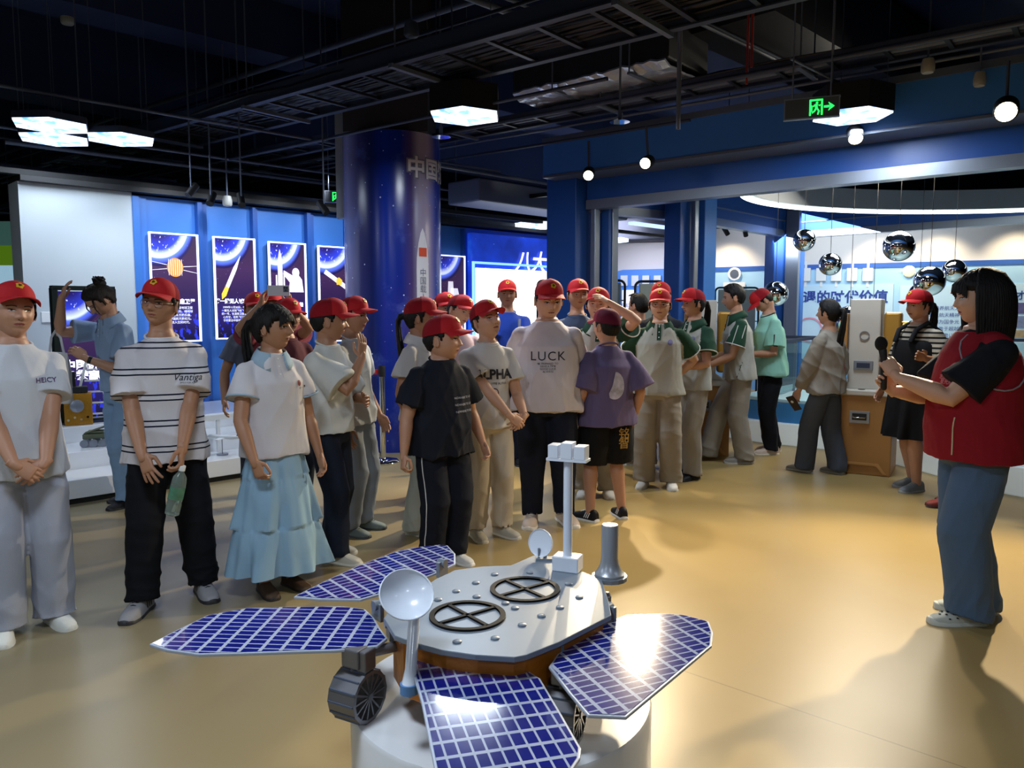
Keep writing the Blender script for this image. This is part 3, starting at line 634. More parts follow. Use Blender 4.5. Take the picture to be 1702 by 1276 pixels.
for i, (px, py, z, l0, l1, d) in enumerate(((480, 225, 3.25, 3, 3, .03), (420, 270, 3.1, 3, 4, .03), (500, 300, 3.0, 3, 4, .04), (1250, 80, 3.8, 2.2, .9, .035), (1235, 70, 3.9, 3, 1.2, .05), (870, 30, 3.9, 4, 1.2, .06), (900, 20, 3.95, 4, 1.3, .035), (1390, 135, 3.3, .8, 1.2, .02), (760, 280, 3.1, 1, 3, .04), (250, 262, 3.4, 6, 4, .03))):
    run('cross_pipe', px, py, z, l0, l1, d, d, M_DK2, 'thin dark pipe crossing under the trays at right angles', 'pipe', 'crosswise ceiling pipes', dirv=WU, rnd=True)
# back-of-hall dark bulkheads above the walls
for i, (px, py, z, l0, l1, wd, dv) in enumerate(((330, 318, 2.78, 5.5, 7, .10, WU), (420, 322, 2.95, 5, 6, .07, WU), (820, 360, 2.8, 2, 7, .08, WU), (850, 330, 2.95, 3, 5, .06, T))):
    run('track_rail', px, py, z, l0, l1, wd, .05, M_BLACK if i != 1 else M_DK, ['black lighting track right above the lit posters', 'second dark track farther out over the posters', 'black track over the blue lit board', 'short dark bar over the gap beside the big blue post'][i], 'lighting track', dirv=dv)
# foil wrapped duct with a black box behind it
p1, p2, p3, p4 = fl(848, 158, 3.6), fl(1100, 100, 3.6), fl(1180, 135, 3.6), fl(930, 186, 3.6)
d1 = (p2-p1); wv = (p4-p1); cc_ = (p1+p3)/2 - Vector((0, 0, 0)); Ld = d1.length; Wd = wv.length; rz_ = math.atan2(d1.y, d1.x)
r = empty('air_duct', (cc_.x, cc_.y, 3.6), rz_, label='foil wrapped air duct with crinkled silver underside hung above the crowd', cat='duct')
M_FOIL = mat('crinkled_foil', '#C4CCE0', .3, metal=.6, bump=.7, bscale=22)
mb = MB(); mb.box((0, 0, .3), (Ld*1.02, Wd*.9, .55)); mb.build('casing', mat('duct_black', '#1B1E26', .6, metal=.3), r, bevel=.02)
mb = MB(); n = 24
vs = []; fs = []; rn = random.Random(4)
for i in range(n+1):
    for j in range(9): vs.append((-Ld/2 + Ld*i/n, -Wd*.47 + Wd*.94*j/8, -.02 + rn.uniform(-.012, .012) + (.05 if j in (0, 8) else 0)))
for i in range(n):
    for j in range(8): fs.append((i*9+j, (i+1)*9+j, (i+1)*9+j+1, i*9+j+1))
mb.add(vs, fs); o = mb.build('foil_underside', M_FOIL, r); so = o.modifiers.new('s', 'SOLIDIFY'); so.thickness = .02
mb = MB(); mb.tube([(-Ld/2+.1, Wd*.55, -.02), (0, Wd*.56, .0), (Ld/2+.2, Wd*.55, .02)], [.05, .055, .05], 12); mb.build('foil_pipe', mat('brown_foil', '#4A4038', .35, metal=.7, bump=.8, bscale=30), r, 60)
for x in (-Ld*.2, Ld*.3):
    mb = MB(); mb.beam((x, -Wd*.5, -.045), (x, Wd*.5, -.045), .04, .02)
    for s in (-1, 1): mb.cyl((x, s*Wd*.5, -.05), (x, s*Wd*.5, 1.2), .008, seg=6)
    mb.build('hanger', M_DK2, r)
# tall black box duct behind it to the right of the trays
c = fl(1235, 60, 3.9); mb = MB(); mb.beam(c + WU*-.3 + Vector((0, 0, .4)), c + WU*6 + Vector((0, 0, .4)), .9, .75); tag(mb.build('black_duct', mat('duct_black')), 'black box duct running back under the ceiling at upper right', 'duct')
c = fl(770, 318, 2.95); mb = MB(); mb.beam(c, c + WU*3.0, .6, .28); tag(mb.build('grey_duct', mat('duct_grey', '#6B7384', .5, metal=.4), bevel=.02), 'grey air duct just right of the round pillar under the ceiling', 'duct')
c = fl(1060, 378, 2.85); mb = MB(); mb.box((c.x, c.y+2, 3.0), (2.4, .7, .42), R(-10)); tag(mb.build('back_duct', mat('duct_black'), bevel=.02), 'dark boxy duct seen through the first pavilion bay', 'duct')
# hanger rod and red droppers
for i, (px, py0, z) in enumerate(((1127, 215, 2.9),)):
    c = fl(px, py0, z); mb = MB(); mb.cyl(c, c+Vector((0, 0, 1.9)), .018, seg=8); tag(mb.build('hanger_rod', M_SILVER, None, 50), 'vertical steel rod hanging in front of the foil duct', 'rod')
for px, y in ((1241, 140), (1249, 112)):
    c = fl(px, y, 3.3 if px < 1245 else 3.42); mb = MB(); mb.cyl(c, c+Vector((0, 0, 1.3)), .011, seg=6); tag(mb.build('red_cable', mat('red_cable_sheath', '#8C2A2A', .5)), ('left' if px < 1245 else 'right') + ' one of two thin red cables dropping beside the foil duct', 'cable', 'red ceiling droppers')
# hexagon lamps (three joined at the left, two singles, then five unseen ones added for fill)
M_DIFF = mat('lamp_diffuser', '#DCEBFF', .4, emit=1.7)
g = NT(M_DIFF); n_ = g.noise(9, detail=5); g.link(g.ramp(n_, [(.36, '#5F9CFF'), (.48, '#CFE4FF'), (.62, '#FFFFFF')]), g.b.inputs['Emission Color'])
HL = ['back left lamp of the hexagon lamp trio at upper left', 'front lamp of the hexagon lamp trio at upper left', 'right lamp of the hexagon lamp trio at upper left',
      'single hexagon ceiling lamp above the round pillar', 'hexagon ceiling lamp behind the large green exit sign'] + ['unseen hexagon lamp added behind the viewer for fill light'] * 5
for i, (x, y, z) in enumerate(HEX):
    r = empty('hexagon_lamp', (x, y, z), -.06 if i < 3 else math.atan2(T.y, T.x) + R(8), label=HL[i], cat='lamp', group='hexagon ceiling lamps')
    rad = .31; hexp = lambda q: [(q*math.cos(PI/3*k), q*math.sin(PI/3*k)) for k in range(6)]
    h = .02 if i < 3 else .17
    mb = MB(); mb.prism(hexp(rad), -.035, h); mb.build('housing', M_BLACK if i > 2 else M_DK, r)
    mb = MB(); mb.prism(hexp(rad*.97), -.05, -.035); mb.build('diffuser', M_DIFF, r)
    mb = MB()
    for k in (0, 2, 4): mb.cyl((rad*.8*math.cos(PI/3*k), rad*.8*math.sin(PI/3*k), h), (rad*.8*math.cos(PI/3*k), rad*.8*math.sin(PI/3*k), 4.8-z), .004, seg=5)
    mb.build('hanger', M_DK2, r)
for px, py, z, s in ((890, 378, 2.75, .7), (1018, 402, 2.75, .6), (575, 350, 2.8, .5)):
    c = fl(px, py, z); mb = MB(); mb.prism([(s*.5*math.cos(PI/3*k), s*.5*math.sin(PI/3*k)) for k in range(6)], 0, .06, c=(c.x, c.y, z)); tag(mb.build('far_hexagon_lamp', M_DIFF), {890: 'distant flat lamp above the blue lit board', 1018: 'distant flat lamp seen through the first pavilion bay', 575: 'distant lamp half hidden by the left side of the round pillar'}[px], 'lamp')
for px, py in ((850, 340), (1060, 372)):
    c = fl(px, py, 3.0); mb = MB(); mb.beam(c - WU*.2, c+WU*2.4, .12, .05); tag(mb.build('strip_lamp', mat('cool_strip', '#9DB4F0', .4, emit=1.6)), 'bluish strip lamp under the ceiling ' + ('beside the round pillar' if px == 850 else 'seen through the first bay'), 'lamp')
# exit signs
M_GRN = mat('exit_green', '#20FF50', .4, emit=2.2)
def exit_sign(px, py, Y, wd, ht, rz, label, rods):
    c = at(px, py, Y); r = empty('exit_sign', c, rz, label=label, cat='exit sign')
    mb = MB(); mb.box((0, 0, 0), (wd, .03, ht)); mb.build('panel', mat('sign_grey', '#4A4F57', .4), r)
    mb = MB()
    for a, b, c_, d in ((0, -ht/2, wd+.01, .008), (0, ht/2, wd+.01, .008), (-wd/2, 0, .008, ht), (wd/2, 0, .008, ht)): mb.box((a, 0, b), (c_, .036, d))
    mb.build('rim', M_SILVER, r)
    u = ht; x0 = .09*wd; mb = MB(); F = -.018
    def q(pts): mb.add([(x0 + a*u, F, b*u) for a, b in pts], [tuple(range(len(pts)))])
    q([(-.34, -.4), (-.26, -.4), (-.26, .4), (-.34, .4)]); q([(.22, -.4), (.30, -.4), (.30, .4), (.22, .4)]); q([(-.26, .32), (.22, .32), (.22, .4), (-.26, .4)])      # door frame
    q([(-.26, -.2), (-.20, -.2), (-.20, .1), (-.26, .1)])
    q([(.02+.06*math.cos(t), .22+.06*math.sin(t)) for t in [2*PI*i/10 for i in range(10)]])                                                # running figure
    q([(-.08, .16), (.04, .14), (.06, -.06), (-.06, -.04)]); q([(-.08, .16), (-.18, .06), (-.15, .02), (-.04, .1)]); q([(.04, .14), (.15, .04), (.2, .1), (.17, .13), (.13, .1)])
    q([(-.06, -.04), (.04, -.06), (-.08, -.22), (-.2, -.3), (-.22, -.25), (-.12, -.16)]); q([(.0, -.05), (.08, -.07), (.16, -.2), (.1, -.38), (.04, -.36), (.08, -.2)])
    q([(.36, -.05), (.62, -.05), (.62, .05), (.36, .05)]); q([(.56, -.22), (.86, 0), (.56, .22), (.66, 0)])
    mb.build('running_man_and_arrow', M_GRN, r)
    mb = MB()
    for s in rods: mb.cyl((s*wd, 0, ht/2), (s*wd, 0, 4.8-c.z), .005, seg=6)
    mb.build('rods', M_SILVER, r)
exit_sign(1349, 180, 5.2, .33, .125, R(-22), 'large green exit sign with running figure and right arrow', (-.36, .34))
exit_sign(556, 327, 8.8, .205, .12, R(12), 'small green exit sign left of the round pillar', (-.3, .3))
# sprinklers, speakers, small spots on the trays
def sprinkler(px, py, z, label):
    c = fl(px, py, z); r = empty('ceiling_sprinkler', c, 0, label=label, cat='sprinkler')
    mb = MB(); mb.lathe([(.085, 0), (.03, .03), (.012, .035)], seg=20); mb.build('plate', M_CHROME, r, 40)
    mb = MB(); mb.cyl((0, 0, .03), (0, 0, .09), .018); mb.cyl((0, 0, .09), (0, 0, 4.8-z), .009, seg=6); mb.build('stem', M_DK2, r)
sprinkler(1030, 203, 3.05, 'round silver sprinkler plate hanging below the foil duct'); sprinkler(733, 228, 3.0, 'small sprinkler plate at the top right of the round pillar')
def can(px, py, z, rad, label, m=None, h=.09):
    c = fl(px, py, z); r = empty('ceiling_speaker', c, 0, label=label, cat='detector')
    mb = MB(); mb.lathe([(rad*.4, -.02), (rad*.8, -.015), (rad, .0), (rad, h*.5), (rad*.8, h)], seg=20); mb.build('shell', m or mat('grey_plastic', '#9A9C9A', .5), r, 40)
    mb = MB(); mb.cyl((0, 0, h), (0, 0, 4.8-z), .008, seg=6); mb.build('stem', M_DK2, r)
can(1542, 118, 3.3, .05, 'pale round detector hanging right of the hexagon lamp'); can(684, 58, 3.6, .06, 'dark round detector under the upper tray', M_DK2); can(1628, 140, 3.2, .045, 'tiny pale detector near the right edge of the ceiling')
can(112, 38, 4.2, .06, 'small bright fitting on the beam at upper left'); can(378, 340, 2.6, .05, 'pale dome camera hanging over the lit posters')
# lit warm spots
M_SPOTL = mat('spot_glow', '#FFF0C8', .4, emit=10)
def spot(px, py, Y, rad, label, aim):
    c = at(px, py, Y); r = empty('spotlight', c, 0, label=label, cat='spotlight')
    d = (Vector(aim) - c).normalized(); M = d.to_track_quat('-Z', 'Y').to_matrix()
    mb = MB(); mb.lathe([(rad, -.01), (rad*1.1, .0), (rad*1.1, .10), (rad*.5, .12)], seg=20, M=M, cap=True); mb.build('can', M_BLACK, r, 40)
    mb = MB(); mb.lathe([(0, -.014), (rad*.92, -.014), (rad*.92, -.01), (0, -.01)], seg=20, M=M, cap=False); mb.build('lens', M_SPOTL, r)
    mb = MB(); mb.cyl(M @ Vector((0, 0, .08)), (0, 0, .35), .012, seg=6); mb.build('arm', M_DK, r)
spot(978, 291, 8.35, .055, 'warm spotlight at the left end of the blue bulkhead', (.2, 5, 1)); spot(1073, 271, 7.7, .055, 'warm spotlight second from left on the bulkhead', (-1.3, 3.2, .9))
spot(1422, 229, 6.75, .06, 'warm spotlight below the hexagon lamp', (2.2, 4.2, 0)); spot(1672, 185, 5.75, .075, 'brightest warm spotlight near the right edge', (1.4, 2.4, .6))
# dark unlit track heads over the posters
for i, (px, py) in enumerate(((312, 316), (348, 330), (402, 332), (543, 345), (762, 372), (1210, 384), (1240, 386))):
    c = at(px, py, 7.6 if px < 700 else 11.5); r = empty('track_spotlight', c, R(30*i), label=['black track spot over the lit satellite poster', 'black track spot over the first poster gap', 'black track spot over the tilted rocket poster', 'black track spot under the small exit sign', 'black track spot right of the pillar', 'left black track spot seen in the second bay', 'right black track spot seen in the second bay'][i], cat='spotlight')
    mb = MB(); mb.cyl((0, 0, -.05), (.05, .08, .06), .035, seg=12); mb.build('head', M_BLACK, r, 40); mb = MB(); mb.cyl((.02, .03, 0), (.02, .03, 4.8-c.z), .008, seg=6); mb.build('arm', M_DK2, r)
# mirror spheres in the pavilion
SPH = [(1337, 399, 18, 9.0, 'small mirror sphere nearest the corner post'), (1380, 439, 18.5, 8.9, 'small mirror sphere under and right of the corner one'), (1494, 409, 25, 8.4, 'highest large mirror sphere in the middle of the pavilion'),
       (1586, 450, 19, 8.8, 'small mirror sphere above the guide with black hair'), (1545, 467, 24.5, 8.0, 'large mirror sphere above the woman in black dress'), (1289, 488, 20.5, 8.6, 'mirror sphere beside the bowed head of the mint shirt visitor'),
       (1412, 537, 29, 8.3, 'large low mirror sphere behind the ponytail girl'), (1450, 540, 24, 8.9, 'low mirror sphere over the tall pale console'), (1528, 488, 17, 9.6, 'mirror sphere half hidden behind a bright red cap')]
for px, py, rp, Y, lb in SPH:
    c = at(px, py, Y); rad = rp/FPX*Y; r = empty('mirror_sphere', c, 0, label=lb, cat='sphere', group='hanging mirror spheres')
    mb = MB(); mb.ell((0, 0, 0), (rad, rad, rad), seg=40, rg=24); mb.build('ball', M_CHROME, r, 80)
    mb = MB(); mb.cyl((0, 0, rad-.002), (0, 0, 3.35-c.z), .003, seg=5); mb.build('wire', M_BLACK, r)
# ================================================================== furniture and exhibits on the right
M_TAN = mat('tan_laminate', '#A9783F', .42, var=.08, vscale=2); M_IVORY = mat('ivory_metal', '#C9C4BA', .4)
def console(loc, rz, label):
    r = empty('exhibit_console', loc, rz, label=label, cat='console')
    mb = MB(); mb.box((0, .0, .36), (.5, .52, .72)); mb.build('cabinet', M_TAN, r, bevel=.008)
    mb = MB(); mb.prism([(-.22, 0), (-.15, .09), (.15, .09), (.22, 0), (.19, 0), (.135, .07), (-.135, .07), (-.19, 0)], .0, .012, Matrix(((1, 0, 0), (0, 0, -1), (0, 1, 0))).to_3x3(), (0, -.262, .02)); mb.build('base_arch', mat('tan_light', '#C08F52', .4), r)
    mb = MB(); mb.box((0, 0, .74), (.54, .56, .05)); mb.build('counter_top', M_IVORY, r, bevel=.01)
    h = empty('x') if 0 else None
    mb = MB(); mb.box((-.02, -.265, .52), (.17, .012, .11)); hp = mb.build('handle_plate', M_SILVER, r, bevel=.003)
    mb = MB(); mb.box((-.02, -.272, .525), (.12, .012, .06)); mb.build('recess', M_BLACK, hp); mb = MB(); mb.tube([(-.07, -.278, .53), (-.07, -.295, .52), (.03, -.295, .52), (.03, -.278, .53)], .006, 8); mb.build('bail', M_CHROME, hp, 60)
    # upright housing
    mb = MB(); mb.prism([(-.17, .76), (-.13, .83), (-.13, 1.58), (.13, 1.58), (.13, .83), (.24, .76)], -.14, .14, Matrix(((1, 0, 0), (0, 0, -1), (0, 1, 0))).to_3x3(), (-.02, 0, 0)); mb.build('upright', M_IVORY, r, bevel=.012)
    mb = MB(); mb.lathe([(.035, 0), (.042, 0), (.042, .008), (.035, .008)], (-.02, -.142, 1.25), Matrix.Rotation(R(90), 3, 'X'), cap=False); mb.build('emblem_ring', M_SILVER, r)
    mb = MB(); mb.box((-.02, -.146, .98), (.16, .012, .085)); p_ = mb.build('upper_plate', M_SILVER, r, bevel=.003); mb = MB(); mb.box((-.02, -.153, .98), (.11, .01, .045)); mb.build('recess', M_DK, p_)
    mb = MB(); mb.lathe([(0, 0), (.03, 0), (.03, .004), (0, .004)], (-.02, -.2, .765)); mb.build('button', M_BLACK, r)
    # gold rotor on the side
    mb = MB(); mb.box((.20, 0, 1.15), (.14, .2, .62)); mb.build('gold_case', mat('gold_case_paint', '#B98B3A', .35, metal=.4), r, bevel=.02)
    mb = MB(); mb.tube([(.26, 0, 1.2), (.40, 0, 1.2)], .12, 28); mb.build('gold_drum', mat('gold_drum_paint', '#D8B050', .3, metal=.5), r, 40)
    mb = MB(); mb.tube([(.26, 0, 1.33), (.36, 0, 1.33)], .05, 20); mb.build('gold_wheel', mat('gold_drum_paint'), r, 40)
    mb = MB(); mb.box((-.19, .02, 1.2), (.03, .16, .5)); mb.build('side_plate', M_TAN, r, bevel=.005)
    return r
p = fl(1474, 796); console((p.x-.02, p.y+.42, 0), R(-31), 'tan console with tall ivory upright and gold drum, beside the woman in black')
p = fl(1190, 765); console((p.x-.02, p.y+.5, 0), R(-10), 'tan console with ivory upright half hidden behind the walking man')
# low pale bench around the pavilion floor
bench = [(2.45, 9.1), (2.85, 8.6), (3.55, 8.05), (3.80, 6.9), (3.98, 6.2), (4.6, 5.2), (6.2, 5.6), (7.6, 8.8), (4.5, 11.6)]
r = empty('low_plinth', (4.6, 8.0, 0), 0, label='low angular white and blue plinth filling the pavilion floor', cat='plinth'); Lp = Matrix.Translation((-4.6, -8, 0))
def pl(name, sc, z0, z1, m, b=.01):
    mb = MB(); c0 = (4.9, 8.2); mb.prism([(c0[0]+(x-c0[0])*sc, c0[1]+(y-c0[1])*sc) for x, y in bench], z0, z1); o = mb.build(name, m, None, bevel=b); o.data.transform(Lp); o.parent = r
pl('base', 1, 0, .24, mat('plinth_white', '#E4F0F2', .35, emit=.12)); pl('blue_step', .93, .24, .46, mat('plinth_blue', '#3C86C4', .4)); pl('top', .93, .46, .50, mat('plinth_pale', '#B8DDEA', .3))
# guard rails with glass on the plinth
M_GLASS = mat('clear_glass', '#DCEFF0', .02, trans=1, ior=1.1)
def rail(a, b, label):
    a = Vector(a); b = Vector(b); r = empty('glass_rail', (a+b)/2, math.atan2((b-a).y, (b-a).x), label=label, cat='rail'); h = (b-a).length/2
    mb = MB(); mb.beam((-h, 0, .62), (h, 0, .62), .05, .035); mb.build('handrail', M_DK, r)
    mb = MB(); mb.box((0, 0, .31), (2*h, .012, .55)); mb.build('glass', M_GLASS, r)
    for s in (-1, 0, 1): mb = MB(); mb.beam((s*h*.98, .02, 0), (s*h*.98, .02, .62), .03, .03, up=Vector((0, 1, 0))); mb.build('post', M_SILVER, r)
rail((2.95, 8.75, .5), (3.95, 10.2, .5), 'glass guard rail with dark handrail beside the corner post'); rail((3.6, 10.6, .5), (6.8, 9.0, .5), 'long glass guard rail at the back of the plinth')
# grey partition boards in rounded black frames
def board(px0, px1, Y, z1, label, rz=0):
    a, b = at(px0, 600, Y), at(px1, 600, Y); wd = (b-a).length; c = (a+b)/2; r = empty('partition_board', (c.x, c.y, 0), rz, label=label, cat='partition'); h = wd/2; q = .07
    mb = MB(); pts = [(-h, 0, .0), (-h, 0, z1-q)] + [(-h+q-q*math.cos(t), 0, z1-q+q*math.sin(t)) for t in (.4, .8, 1.2)] + [(-h+q, 0, z1), (h-q, 0, z1)] + [(h-q+q*math.sin(t), 0, z1-q+q*math.cos(t)) for t in (.4, .8, 1.2)] + [(h, 0, z1-q), (h, 0, .0)]
    mb.tube(pts, .016, 10); mb.build('tube_frame', M_BLACK, r, 60)
    mb = MB(); mb.box((0, 0, (z1+.5)/2+.03), (wd-.1, .03, z1-.62)); mb.build('panel', mat('board_grey', '#9DA8A4', .6), r, bevel=.01)
    mb = MB()
    for s in (-1, 1):
        for k in range(4): mb.cyl((s*(h-.05), 0, .7+k*.3), (s*h, 0, .7+k*.3), .008, seg=6)
    mb.build('clips', M_DK2, r)
    mb = MB()
    for s in (-1, 1): mb.beam((s*h, -.25, .02), (s*h, .25, .02), .04, .03)
    mb.build('feet', M_BLACK, r)
board(968, 1037, 9.9, at(1000, 466, 9.9).z, 'grey partition board in black tube frame left of the middle pavilion post'); board(1054, 1102, 9.6, at(1080, 468, 9.7).z, 'grey partition board in black tube frame behind two stacked red caps')
board(893, 968, 10.9, at(930, 466, 10.9).z, 'grey partition board partly hidden by the large blue post'); board(1186, 1258, 12.6, at(1220, 478, 12.6).z, 'grey partition board behind the short haired walking man')
# stanchion with red belt
p = fl(637, 768); r = empty('belt_stanchion', p, 0, label='chrome stanchion post with a red belt in front of the round pillar', cat='stanchion')
mb = MB(); mb.lathe([(.15, 0), (.155, .012), (.14, .028), (.05, .045), (.03, .05)], seg=32); mb.build('base', M_CHROME, r, 40)
mb = MB(); mb.lathe([(.028, .05), (.028, .86)], seg=20); mb.build('pole', M_CHROME, r, 40)
mb = MB(); mb.lathe([(.033, .84), (.034, .93), (.03, .945), (.0, .95)], seg=20); mb.build('belt_head', M_BLACK, r, 40)
mb = MB(); mb.box((-.42, .02, .885), (.80, .006, .05)); mb.build('red_belt', mat('belt_red', '#D0262C', .6), r)
p2_ = fl(556, 752); r = empty('belt_stanchion', Vector((p.x-.86, p.y+.05, 0)), 0, label='second stanchion at the far end of the red belt, behind the crowd', cat='stanchion')
mb = MB(); mb.lathe([(.15, 0), (.155, .012), (.14, .028), (.05, .045), (.03, .05)], seg=32); mb.build('base', M_CHROME, r, 40)
mb = MB(); mb.lathe([(.028, .05), (.028, .93)], seg=20); mb.build('pole', M_CHROME, r, 40)

# ================================================================== the rover on its pedestal
DZ = .66
rv = empty('mars_rover_model', (-.02, 2.15, .42), 0, label='silver and gold rover model with four solar wings, dishes and mast', cat='rover model')
RL = Matrix.Translation(-rv.location)
def radd2(o, par=None):
    o.data.transform(RL); o.parent = par or rv; return o
p = Vector((-.03, 2.1, 0)); pr = empty('round_pedestal', p, 0, label='round glossy white pedestal carrying the rover model', cat='pedestal')
mb = MB(); mb.lathe([(.415, 0), (.415, .41), (.41, .42), (.0, .42)], seg=96, cap=False); mb.build('drum', mat('pedestal_white', '#E2E5EA', .22, coat=.3), pr, 35)
M_DECK = mat('rover_grey_paint', '#76818F', .34, metal=.1, var=.05, vscale=6); M_RGOLD = mat('rover_gold_foil', '#B06A1E', .38, metal=.35, bump=.25, bscale=40)
M_RW = mat('rover_white', '#DCE4F2', .25, coat=.3); M_RB = mat('rover_black_ring', '#08090C', .6, spec=.2); M_WHEEL = mat('wheel_metal', '#7E7F86', .38, metal=.7)
deck_px = [(638, 1027), (656, 1056), (689, 1068), (733, 1080), (790, 1088), (855, 1092), (875, 1088), (928, 1067), (1016, 1022), (1012, 1000), (1004, 975), (1000, 962), (967, 949), (920, 927), (905, 922), (886, 923), (849, 939), (801, 941), (756, 947), (722, 963), (690, 985), (650, 1007)]
dk = [fl(x, y, DZ) for x, y in deck_px]
mb = MB(); mb.prism([(q.x, q.y) for q in dk], DZ-.014, DZ); radd2(mb.build('deck', M_DECK, bevel=.002))
cx_, cy_ = sum(q.x for q in dk)/len(dk), sum(q.y for q in dk)/len(dk)
mb = MB(); mb.prism([(cx_+(q.x-cx_)*.93, cy_+(q.y-cy_)*.93) for q in dk], DZ-.17, DZ-.014); radd2(mb.build('gold_body', M_RGOLD, bevel=.003))
mb = MB(); mb.prism([(cx_+(q.x-cx_)*.80, cy_+(q.y-cy_)*.80) for q in dk], .50, DZ-.17); radd2(mb.build('underside', M_DK))
def ring_hatch(px, py, rr):
    c = fl(px, py, DZ); mb = MB(); mb.lathe([(rr*.86, 0), (rr, 0), (rr, .006), (rr*.86, .006)], (c.x, c.y, DZ), seg=48, cap=False)
    o = radd2(mb.build('ring_hatch', M_RB, None, 30))
    for a in (R(38), R(128)):
        mb = MB(); d = Vector((math.cos(a), math.sin(a), 0))*rr*.9; mb.beam(c-d+Vector((0, 0, .003)), c+d+Vector((0, 0, .003)), rr*.1, .006); radd2(mb.build('cross_bar', M_RB), o)
ring_hatch(777, 1024, .103); ring_hatch(872.5, 980, .103)
for (a, b) in ((822, 955), (791, 969), (758, 983), (728, 997), (792, 992), (881, 952), (945, 971), (963, 993), (931, 1010), (900, 1024), (868, 1039), (856, 1011), (823, 1061), (760, 1067), (840, 1003)):
    c = fl(a, b, DZ); mb = MB(); mb.lathe([(.0115, 0), (.0115, .003), (.009, .0045), (.0, .0045)], (c.x, c.y, DZ), seg=18, cap=False); radd2(mb.build('disc_bolt', M_DECK, None, 40))
# solar wings
def solar_mat():
    m = mat('solar_cells', '#10186E', .12, coat=.5); g = NT(m); uv = g.sep(g.tc('UV'))
    fu = g.math('FRACT', uv[0]); fv = g.math('FRACT', uv[1])
    li = g.math('MAXIMUM', g.math('LESS_THAN', fu, .19), g.math('LESS_THAN', fv, .18))
    cell = g.mix(g.noise(8), '#0C1260', '#1C2588'); g.base(g.mix(li, cell, '#A4AEC8')); return m
M_SOL = solar_mat(); M_PANEL = mat('panel_frame_grey', '#A9B4C8', .3, metal=.1)
def inset(pl_, d):
    n = len(pl_); out = []; ar = sum(pl_[i].x*pl_[(i+1) % n].y - pl_[(i+1) % n].x*pl_[i].y for i in range(n)); sg = 1 if ar > 0 else -1
    for i in range(n):
        a, b, c = pl_[i-1], pl_[i], pl_[(i+1) % n]; e1 = (b-a).normalized(); e2 = (c-b).normalized(); n1 = Vector((-e1.y, e1.x, 0))*sg; n2 = Vector((-e2.y, e2.x, 0))*sg
        bi = (n1+n2); bi = bi/max(.35, bi.length_squared/2) if bi.length > 1e-6 else n1; out.append(b + bi*d*.5*2/2)
    return out
def wing(pix, z, axis, hinges, pu=.052, pv=.0265):
    P = [fl(x, y, z) for x, y in pix]; mb = MB(); mb.prism([(q.x, q.y) for q in P], z-.008, z); o = radd2(mb.build('solar_wing', M_PANEL, bevel=.002))
    I = inset(P, .012); mb = MB(); ar = sum(I[i].x*I[(i+1) % len(I)].y - I[(i+1) % len(I)].x*I[i].y for i in range(len(I)))
    if ar < 0: I = I[::-1]
    mb.add([(q.x, q.y, z+.0012) for q in I], [tuple(range(len(I)))]); c = mb.build('solar_cells', M_SOL); uvl = c.data.uv_layers.new(name='UVMap'); a = R(axis); ux, uy = math.cos(a), math.sin(a)
    for i, lp in enumerate(c.data.loops):
        v = c.data.vertices[lp.vertex_index].co; uvl.data[i].uv = ((v.x*ux+v.y*uy)/pu, (-v.x*uy+v.y*ux)/pv)
    radd2(c, o)
    for hx, hy, rz in hinges:
        q = fl(hx, hy, z); mb = MB(); mb.box((q.x, q.y, z+.012), (.012, .05, .05), R(rz)); mb.tube([q+Vector((-.014*math.cos(R(rz)), -.014*math.sin(R(rz)), .03)), q+Vector((.014*math.cos(R(rz)), .014*math.sin(R(rz)), .03))], .014, 14); radd2(mb.build('hinge_bracket', M_DECK, None, 40))
wing([(248, 1070), (295, 1046), (345, 1022), (410, 1010), (480, 1008), (570, 1007), (607, 1012), (622, 1026), (632, 1044), (644, 1060), (628, 1073), (560, 1080), (410, 1085), (330, 1087), (275, 1079)], .615, -4, ((628, 1022, 40), (648, 1052, 20)))
wing([(488, 991), (540, 965), (599, 938), (664, 914), (700, 908), (729, 905), (744, 906), (757, 920), (757, 937), (722, 953), (685, 968), (647, 982), (599, 996), (533, 995)], .615, 38, ((735, 950, -30),))
wing([(682, 1102), (692, 1096), (723, 1093), (787, 1094), (850, 1100), (863, 1105), (898, 1127), (932, 1184), (966, 1243), (964, 1259), (952, 1277), (930, 1305), (740, 1312), (722, 1276), (701, 1170)], .60, -75, ((731, 1090, 0), (846, 1094, 0)), pu=.056, pv=.028)
wing([(912, 1107), (930, 1081), (977, 1053), (1022, 1028), (1041, 1021), (1098, 1019), (1136, 1021), (1178, 1032), (1185, 1050), (1183, 1072), (1120, 1125), (1041, 1191), (977, 1188), (945, 1150)], .615, 24, ((922, 1078, 50), (1010, 1027, 50)))
